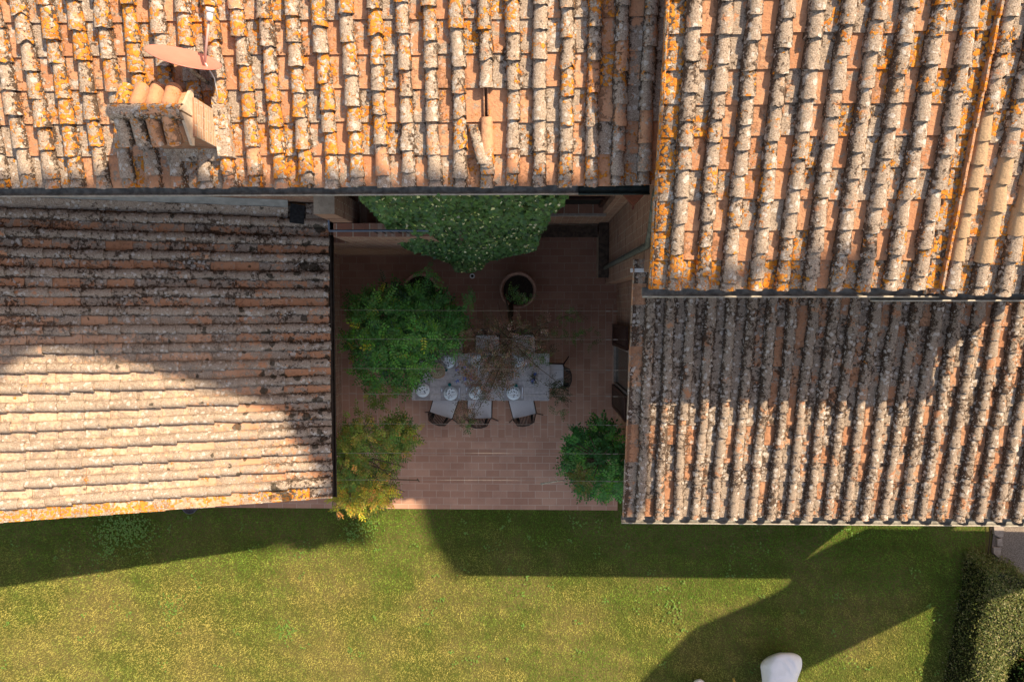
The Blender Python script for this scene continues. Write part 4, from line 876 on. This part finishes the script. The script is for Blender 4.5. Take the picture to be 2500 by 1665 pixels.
# straw trays with cream rope flower
def mktray(px, py, rz, lab, rr=.155):
    q = P3(px, py, TZ+.16); o = empty('straw_tray', q, lab, 'tray', 'round straw trays', rz, local=True)
    m = MB(); m.lathe([(rr, .012), (rr*1.03, .02), (rr, .024), (rr*.9, .016), (rr*.6, .012), (.001, .012)], (0, 0, 0), 32); m.build('weave', MT['straw'], o, True)
    m = MB(); r5 = random.Random(int(px))
    for k in range(6):
        t = 3.3+k*.5; c = Vector((.075*math.cos(t), .075*math.sin(t), .028)); pts = [c+Vector((.042*math.cos(s_)*(1+.2*math.sin(3*s_)), .042*math.sin(s_), .004*k)) for s_ in np.linspace(0, 6.28, 14)]; m.tube(pts, .007, 6)
        m.tube([Vector((0, 0, .03)), c+Vector((.02, .01, 0))], .006, 5)
    m.tube([Vector((-.09+.035*math.cos(s_), .05+.035*math.sin(s_), .03)) for s_ in np.linspace(0, 6.28, 12)], .014, 6); m.build('rope_trim', MT['cream'], o, True)
    m = MB(); m.lathe([(.06, -.158), (.09, -.10), (.085, -.01), (.07, .008)], (.05, -.06, 0), 24); m.build('clay_base', MT['orangeclay'], o, True); return o
mktray(1068, 905, .0, 'round straw tray with cream rope trim at the table\'s left'); mktray(1224, 904, .9, 'round straw tray half buried in withered leaves at the table\'s centre')
for i, (a, b, lab) in enumerate(((1090, 902, 'turquoise tumbler right of the left straw tray'), (1099, 938, 'turquoise tumbler above the plate before the left near chair'), (1252, 908, 'turquoise tumbler right of the buried straw tray'), (1260, 940, 'turquoise tumbler above the plate before the right near chair'), (1174, 939, 'turquoise tumbler beside the plate before the middle near chair'))):
    m = MB(); q = P3(a, b, TZ); m.lathe([(.001, .002), (.026, .002), (.034, .085), (.031, .085), (.024, .008), (.001, .008)], q, 20); tag(m.build('tumbler', MT['turq'], None, True), lab, 'tumbler', 'turquoise tumblers')
def bouquet(px, py, n, spread, lab, gr):
    q = P3(px, py, TZ); o = empty('flower_vase', q, lab, 'flowers', 'vases of blue flowers')
    m = MB(); m.lathe([(.001, .002), (.04, .002), (.05, .06), (.035, .13), (.04, .14)], q, 20); m.build('vase', MT['china'], o, True)
    lv = Leaves(); r5 = random.Random(int(px)); m = MB()
    for k in range(n):
        t = r5.uniform(0, 6.28); e = r5.uniform(.3, 1)*spread; tip = q+Vector((e*math.cos(t), e*math.sin(t), r5.uniform(.22, .36)))
        m.tube([q+Vector((0, 0, .1)), tip], .003, 4)
        for j in range(9 if k < gr else 26):
            p = np.array(tip)+np.array([r5.gauss(0, .018), r5.gauss(0, .018), r5.gauss(0, .014)])
            c = (r5.uniform(.06, .12), r5.uniform(.07, .1), .03) if k < gr else r5.choice([(.02, .11, .62), (.05, .16, .7), (.18, .12, .45), (.02, .2, .5)])
            lv.leaf(p, np.array([r5.gauss(0, 1), r5.gauss(0, 1), r5.gauss(0, .4)]), np.array([0, 0, 1.]), .022, .014, c)
    lv.build('petals', MT['leaf'], o); m.build('stems', MT['wood'], o)
bouquet(1138, 912, 22, .20, 'vase of blue flowers left of the table\'s centre', 10); bouquet(1304, 922, 20, .13, 'vase of olive greenery with one arc of blue flowers at the table\'s right', 17)
# ================================================================== lawn
LX = (P(0, 1400, 0)[0]-.6, P(2400, 1500, 0)[0]); yb = P(1200, 1665, 0)[1]-.6; N = 370000
yb -= .5; LX = (LX[0]-.6, LX[1]); X = RS.uniform(LX[0], LX[1], N); Y = RS.uniform(yb, -3.06, N); ok = (Y < PY+.012) | (X > 1.92); X = X[ok]; Y = Y[ok]; N = len(X)
def edgeX(y): return np.interp(y, [P(0, q, 0)[1] for q in (1665, 1500, 1345, 1277)], [P(q, 1400, 0)[0] for q in (2330, 2370, 2412, 2424)])
k = X < edgeX(Y); X = X[k]; Y = Y[k]; N = len(X)
def blobs(X, Y, sc, seed):
    r = np.random.RandomState(seed); o = 0
    for i in range(26):
        a = r.uniform(0, 6.28); f = sc*r.uniform(.5, 1.8); o = o+np.sin((X*math.cos(a)+Y*math.sin(a))*f+r.uniform(0, 6.28))
    return o/26*2.6
b1 = blobs(X, Y, 1.6, 1); b2 = blobs(X, Y, 5., 2); b3 = blobs(X, Y, 14., 3)
b4 = blobs(X, Y, 34., 4); dry = 1/(1+np.exp(-(b1*1.3+b2*1.0+b3*.7+b4*.6+RS.normal(0, .5, N)-.6+np.clip((-5.9-Y)*1.6, -2.8, .9)-np.clip(X-1, -1.5, 1.5)*.35)*1.4))
g = np.array([.13, .25, .022]); d = np.array([.40, .34, .09]); C = g[None]*(1-dry[:, None])+d[None]*dry[:, None]
C *= (RS.uniform(.6, 1.3, N)*(1+.16*b4+.16*b3))[:, None]; C = np.clip(C, .01, 1); C *= (1+.10*np.sin(Y*9+1.2*np.sin(X*.7+Y)+.8*np.sin(X*2.1))[:, None])
A = RS.uniform(0, 6.28, N); L = RS.uniform(.025, .055, N); W = RS.uniform(.004, .009, N); tl = RS.uniform(.25, 1.1, N)
V = np.zeros((N, 3, 3)); V[:, 0, 0] = X-np.sin(A)*W; V[:, 0, 1] = Y+np.cos(A)*W; V[:, 1, 0] = X+np.sin(A)*W; V[:, 1, 1] = Y-np.cos(A)*W
V[:, :2, 2] = -.018; V[:, 2, 0] = X+np.cos(A)*L*np.sin(tl); V[:, 2, 1] = Y+np.sin(A)*L*np.sin(tl); V[:, 2, 2] = -.018+L*np.cos(tl)*.8
me = bpy.data.meshes.new('grass'); me.vertices.add(3*N); me.vertices.foreach_set('co', V.astype(np.float32).ravel()); me.loops.add(3*N); me.loops.foreach_set('vertex_index', np.arange(3*N, dtype=np.int32)); me.polygons.add(N); me.polygons.foreach_set('loop_start', np.arange(N, dtype=np.int32)*3); me.update(calc_edges=True)
at = me.color_attributes.new('Col', 'FLOAT_COLOR', 'POINT'); at.data.foreach_set('color', np.c_[np.repeat(C, 3, 0), np.ones(3*N)].astype(np.float32).ravel()); me.materials.append(MT['grass'])
o = bpy.data.objects.new('grass', me); COL.objects.link(o); tag(o, 'mown lawn of green and straw coloured grass along the bottom', 'grass', kind='stuff')
# clover and weeds in the lawn
lv = Leaves(); r6 = random.Random(9)
spots = [(r6.uniform(0, 2300), r6.uniform(1260, 1640), r6.uniform(.03, .09), 6) for _ in range(110)]+[(280, 1290, .22, 260), (330, 1300, .2, 160), (262, 1340, .14, 60), (330, 1225+60, .16, 90), (700, 1540, .12, 60), (855, 1300, .1, 40), (895, 1290, .15, 80), (420, 1480, .16, 60), (1640, 1490, .14, 50)]
for a, b, s_, n in spots:
    q = P3(a, b, 0)
    if q.y > PY-.06: continue
    for k in range(n):
        p = np.array([q.x+r6.gauss(0, s_), min(PY-.01, q.y+r6.gauss(0, s_)), r6.uniform(.0, .05)]); t = r6.uniform(0, 6.28)
        for j in range(3): lv.heart(p, np.array([math.cos(t+j*2.1), math.sin(t+j*2.1), .15]), np.array([0, 0, 1.]), .026, .022, (r6.uniform(.13, .2), r6.uniform(.22, .34), .05))
o = lv.build('clover', MT['leaf']); tag(o, 'bright clover and weeds scattered in the lawn', 'clover', kind='stuff')
# ================================================================== hedge, bush, stones
def hedge(name, poly, ztop, n, pl_, lab, cat, leafs=(.03, .055), lw=.5, grow=.12):
    rs = random.Random(len(poly)+n); cx = sum(p[0] for p in poly)/len(poly); cy = sum(p[1] for p in poly)/len(poly)
    base = [P3(a, b, 0) for a, b in poly]; c = sum(base, Vector())/len(base)
    topc = [(p-c)*.86+c+Vector((0, 0, ztop)) for p in base]; o = empty(name, c, lab, cat); m = MB()
    ins = [(p-c)*.93+c for p in base]; m.hexa(ins, [t-Vector((0, 0, .12)) for t in topc], (.010, .013, .005)); m.build('inner_growth', MT['leaf'], o)
    lv = Leaves(); nb = len(base); k = 0
    txy = [(p.x, p.y) for p in topc]; x0, x1 = min(p[0] for p in txy), max(p[0] for p in txy); y0, y1 = min(p[1] for p in txy), max(p[1] for p in txy)
    while k < n:
        if rs.random() < .62:
            x, y = rs.uniform(x0, x1), rs.uniform(y0, y1)
            if not inpoly(x, y, txy): continue
            e = min(1, edged(x, y, txy)/.25); p = np.array([x, y, ztop-.14+.14*math.sqrt(e)+rs.gauss(0, .045)+.05*math.sin(x*5)+.05*math.sin(y*4+x*2)]); nn = np.array([0, 0, 1.])
        else:
            i = rs.randrange(nb); t = rs.random(); s_ = rs.random(); a = base[i].lerp(base[(i+1) % nb], t); b = topc[i].lerp(topc[(i+1) % nb], t); p = np.array(a.lerp(b, s_)); v = np.array(a-c); v[2] = 0; nn = v/np.linalg.norm(v); p = p+nn*rs.gauss(0, .05)
        up = nn+np.array([rs.gauss(0, .6), rs.gauss(0, .6), rs.gauss(0, .6)]); L = rs.uniform(*leafs)
        lv.leaf(p, np.array([rs.gauss(0, 1), rs.gauss(0, 1), rs.gauss(0, .8)]), up, L, L*lw, pl_(rs)); k += 1
    lv.build('foliage', MT['leaf'], o)
    m = MB()
    for k in range(5): m.tube([c+Vector((rs.uniform(-.2, .2), rs.uniform(-.4, .4), -.0)), c+Vector((rs.uniform(-.3, .3), rs.uniform(-.5, .5), ztop-.2))], .02, 6)
    m.build('stem', MT['wood'], o); return o
hp = [(2352, 1352), (2372, 1345), (2430, 1360), (2465, 1378), (2478, 1405), (2470, 1450), (2462, 1505), (2450, 1545), (2400, 1620), (2385, 1720), (2290, 1720), (2312, 1600), (2330, 1500), (2345, 1420)]
hedge('hedge', hp, .75, 26000, pal((4, (.13, .16, .035)), (3, (.20, .20, .06)), (1.4, (.30, .26, .12)), (1, (.07, .11, .025))), 'clipped olive green hedge at the bottom right corner', 'hedge', (.03, .055))
hedge('round_bush', [(2440, 1600), (2450, 1575), (2475, 1560), (2505, 1555), (2540, 1570), (2560, 1620), (2560, 1700), (2460, 1720), (2436, 1660)], .95, 5200, pal((4, (.09, .17, .03)), (2, (.18, .26, .05)), (1, (.28, .30, .09)), (.5, (.28, .14, .05))), 'glossy round leaved bush at the far bottom right corner', 'bush', (.035, .06), .75)
for i, (q, lab) in enumerate((([(2422, 1282), (2440, 1276), (2447, 1288), (2445, 1308), (2436, 1310), (2423, 1302)], 'largest edging stone, touching the right wing\'s gutter'), ([(2430, 1313), (2442, 1311), (2444, 1330), (2431, 1331)], 'smallest edging stone, middle one of three by the gravel'), ([(2421, 1334), (2440, 1333), (2438, 1357), (2432, 1358), (2421, 1348)], 'rough edging stone nearest the hedge'))):
    b = rpx(q, .0)[::-1]; c = sum(b, Vector())/len(b); m = MB(); m.hexa([v*1.0 for v in b], [(v-c)*.97+c+Vector((0, 0, .06)) for v in b]); tag(m.build('edging_stone', MT['stone']), lab, 'stone', 'edging stones beside the gravel')
m = MB(); m.tube([P3(2420, 1278, .06), P3(2416, 1320, .05), P3(2412, 1350, .06), P3(2418, 1372, .06)], .009, 6); tag(m.build('irrigation_hose', MT['shutter'], None, True), 'thin brown hose along the lawn edge beside the edging stones', 'hose')
# ================================================================== covered garden furniture
def cover(loops, lab, seed):
    """loops: (px outline, z) from ground to top"""
    o = None; m = MB(); n = 64; rs = random.Random(seed); rings = []
    for poly, z, amp in loops:
        pts = [P3(a, b, z) for a, b in poly]; L = [0]
        for i in range(len(pts)): L.append(L[-1]+(pts[(i+1) % len(pts)]-pts[i]).length)
        ring = []
        for k in range(n):
            t = k/n*L[-1]; i = max(j for j in range(len(pts)) if L[j] <= t+1e-9); f = (t-L[i])/(L[i+1]-L[i]); ring.append(pts[i].lerp(pts[(i+1) % len(pts)], f))
        for _ in range(2): ring = [(ring[k-1]+ring[k]*2+ring[(k+1) % n])/4 for k in range(n)]
        c = sum(ring, Vector())/n; ring = [c+(p-c)*(1+amp*math.sin(k*.9+z*3)*.5+amp*math.sin(k*.37+1)) for k, p in enumerate(ring)]; rings.append(ring)
    vs = [p for r_ in rings for p in r_]; fs = [(i*n+k, i*n+(k+1) % n, (i+1)*n+(k+1) % n, (i+1)*n+k) for i in range(len(rings)-1) for k in range(n)]
    c = sum(rings[-1], Vector())/n+Vector((0, 0, .015)); vs.append(c); fs += [((len(rings)-1)*n+k, (len(rings)-1)*n+(k+1) % n, len(vs)-1) for k in range(n)]
    m.add(vs, fs); o = m.build('furniture_cover', MT['cover'], None, True); sb = o.modifiers.new('s', 'SUBSURF'); sb.levels = sb.render_levels = 1; return tag(o, lab, 'cover', 'white furniture covers')
A0 = [(1862, 1622), (1868, 1606), (1885, 1596), (1908, 1590), (1935, 1594), (1950, 1606), (1952, 1640), (1938, 1690), (1935, 1720), (1862, 1720), (1864, 1670)]
A1 = [(1856, 1628), (1862, 1611), (1882, 1600), (1908, 1588), (1934, 1592), (1958, 1603), (1957, 1630), (1945, 1670), (1942, 1735), (1860, 1735), (1860, 1680)]
A2 = [(1878, 1620), (1888, 1600), (1908, 1590), (1932, 1592), (1955, 1602), (1952, 1630), (1935, 1670), (1930, 1720), (1876, 1720), (1874, 1660)]
cover([(A0, 0., .015), (A1, .35, .03), (A1, .68, .022), (A2, .92, .015), ([(a*.8+1912*.2, b*.8+1650*.2) for a, b in A2], .98, .01), ([(a*.4+1912*.6, b*.4+1650*.6) for a, b in A2], .97, 0)], 'large white fabric cover over garden furniture at the bottom edge', 3)
B1 = [(1690, 1668), (1698, 1658), (1710, 1655), (1722, 1664), (1728, 1690), (1722, 1730), (1690, 1730)]
cover([(B1, 0, .01), (B1, .5, .01), ([(a*.85+1708*.15, b*.85+1690*.15) for a, b in B1], .6, .01), ([(a*.3+1708*.7, b*.3+1690*.7) for a, b in B1], .62, 0)], 'small white cover just peeking over the bottom edge', 4)
m = MB(); m.tube([P3(1790, 1655, .5), P3(1802, 1690, .55)], .022, 8); tag(m.build('wooden_pole', MT['yellow'], None, True), 'yellow wooden pole end poking in at the bottom edge', 'pole')
# ================================================================== added shadow shapes beyond the frame, outlined to cast the big shadows
def silhouette(name, pts, plane, th, lab, base=0.):
    """pts: (x,y,z) places where the shadow edge must fall; the wall top is traced where the sun ray meets the wall's plane"""
    top = []
    for x, y, z in pts:
        if plane[0] == 'y': t = (plane[1]-y)/SB; top.append((x+SA*t, z+t))
        else: t = (plane[1]-x)/SA; top.append((y+SB*t, z+t))
    return top
def lp(px, py):                                          # a point on the left roof seen at this pixel
    z = 4.
    for _ in range(8): a = P(px, py, z); z = GZ+.06+GS*(GXe-a[0])
    return (a[0], a[1], z)
def rp(px, py):
    z = 4.
    for _ in range(8): a = P(px, py, z); z = LZ+.06+LS*(a[1]-LYe)
    return (a[0], a[1], z)
def gp(px, py): a = P(px, py, 0); return (a[0], a[1], 0)
YC = 9.
left_pts = [lp(-500, 1000), lp(-100, 1010), lp(0, 925), lp(45, 880), lp(95, 858), lp(200, 868), lp(300, 888), lp(450, 930), lp(560, 965), lp(690, 1010), lp(715, 1080), lp(745, 1110), lp(765, 1150), lp(790, 1180), gp(600, 1350), gp(700, 1333), gp(905, 1330), gp(908, 1310), gp(882, 1280), gp(1003, 1190), gp(1024, 1233), gp(1048, 1316), gp(1108, 1414)]
top = silhouette('', left_pts, ('y', YC), 2, '')
top = [q for k, q in enumerate(top) if True]
cst = YC/SB; low = [(-6, 4.15+cst), (9.75, 4.15+cst), (11.75, 6.4+cst), (13.6, 5.95+cst), (16.15, 8.75+cst), (top[-1][0]+.15, top[-1][1]-.2)]
prof = low+top[::-1]+[(-6, 7+cst)]
tt = empty('shadow_caster', (-6, YC, 0), 'unseen added shape beyond the top left corner, shading the left roof', 'caster')
ex = SUN*.9; mb = MB(); mb.hexa([Vector((x, YC, z)) for x, z in prof], [Vector((x, YC, z))+ex for x, z in prof], (.03, .05, .02)); mb.build('caster_slab', MT['leaf'], tt)  # added slab, outlined so its shadow lands on left roof and patio
mb = MB(); mb.tube([(-6, YC, 0), (-6.2, YC, 10), (-5.7, YC+.3, 5+cst)], [.4, .3, .25], 10); mb.build('trunk', MT['wood'], tt)  # post drawn to carry the added shadow slab
XCP = 11.2
rt = [gp(1560, 1760), gp(1560, 1665), gp(1700, 1530), gp(1885, 1450), gp(1925, 1428), gp(1950, 1375), gp(2000, 1345), gp(2120, 1288)]
rb = [gp(1640, 1860), gp(1960, 1640), gp(2100, 1570), gp(2285, 1480), gp(2350, 1460), gp(2470, 1425), gp(2560, 1380), gp(2560, 1300)]
def px_(pts): return [(y+SB*(XCP-x)/SA, z+(XCP-x)/SA) for x, y, z in pts]
a = px_(rt); b = px_(rb); prof = b+a[::-1]
tt = empty('shadow_caster', (XCP, prof[0][0], 0), 'unseen added tree beyond the right edge casting the diagonal shadow on the lawn', 'caster')
mb = MB(); mb.hexa([Vector((XCP, y, z)) for y, z in prof], [Vector((XCP, y, z))+ex for y, z in prof], (.03, .05, .02)); mb.build('caster_slab', MT['leaf'], tt)  # added slab, outlined from the diagonal shadow wanted on the lawn
mb = MB(); yy = sum(p[0] for p in prof)/len(prof); zz = sum(p[1] for p in prof)/len(prof); mb.tube([(XCP+1, yy+1, 0), (XCP+.4, yy+.4, zz)], [.3, .2], 10); mb.build('trunk', MT['wood'], tt)  # post drawn under the added lawn shadow slab
for o in bpy.data.objects:
    if '_off' in o: del o['_off']
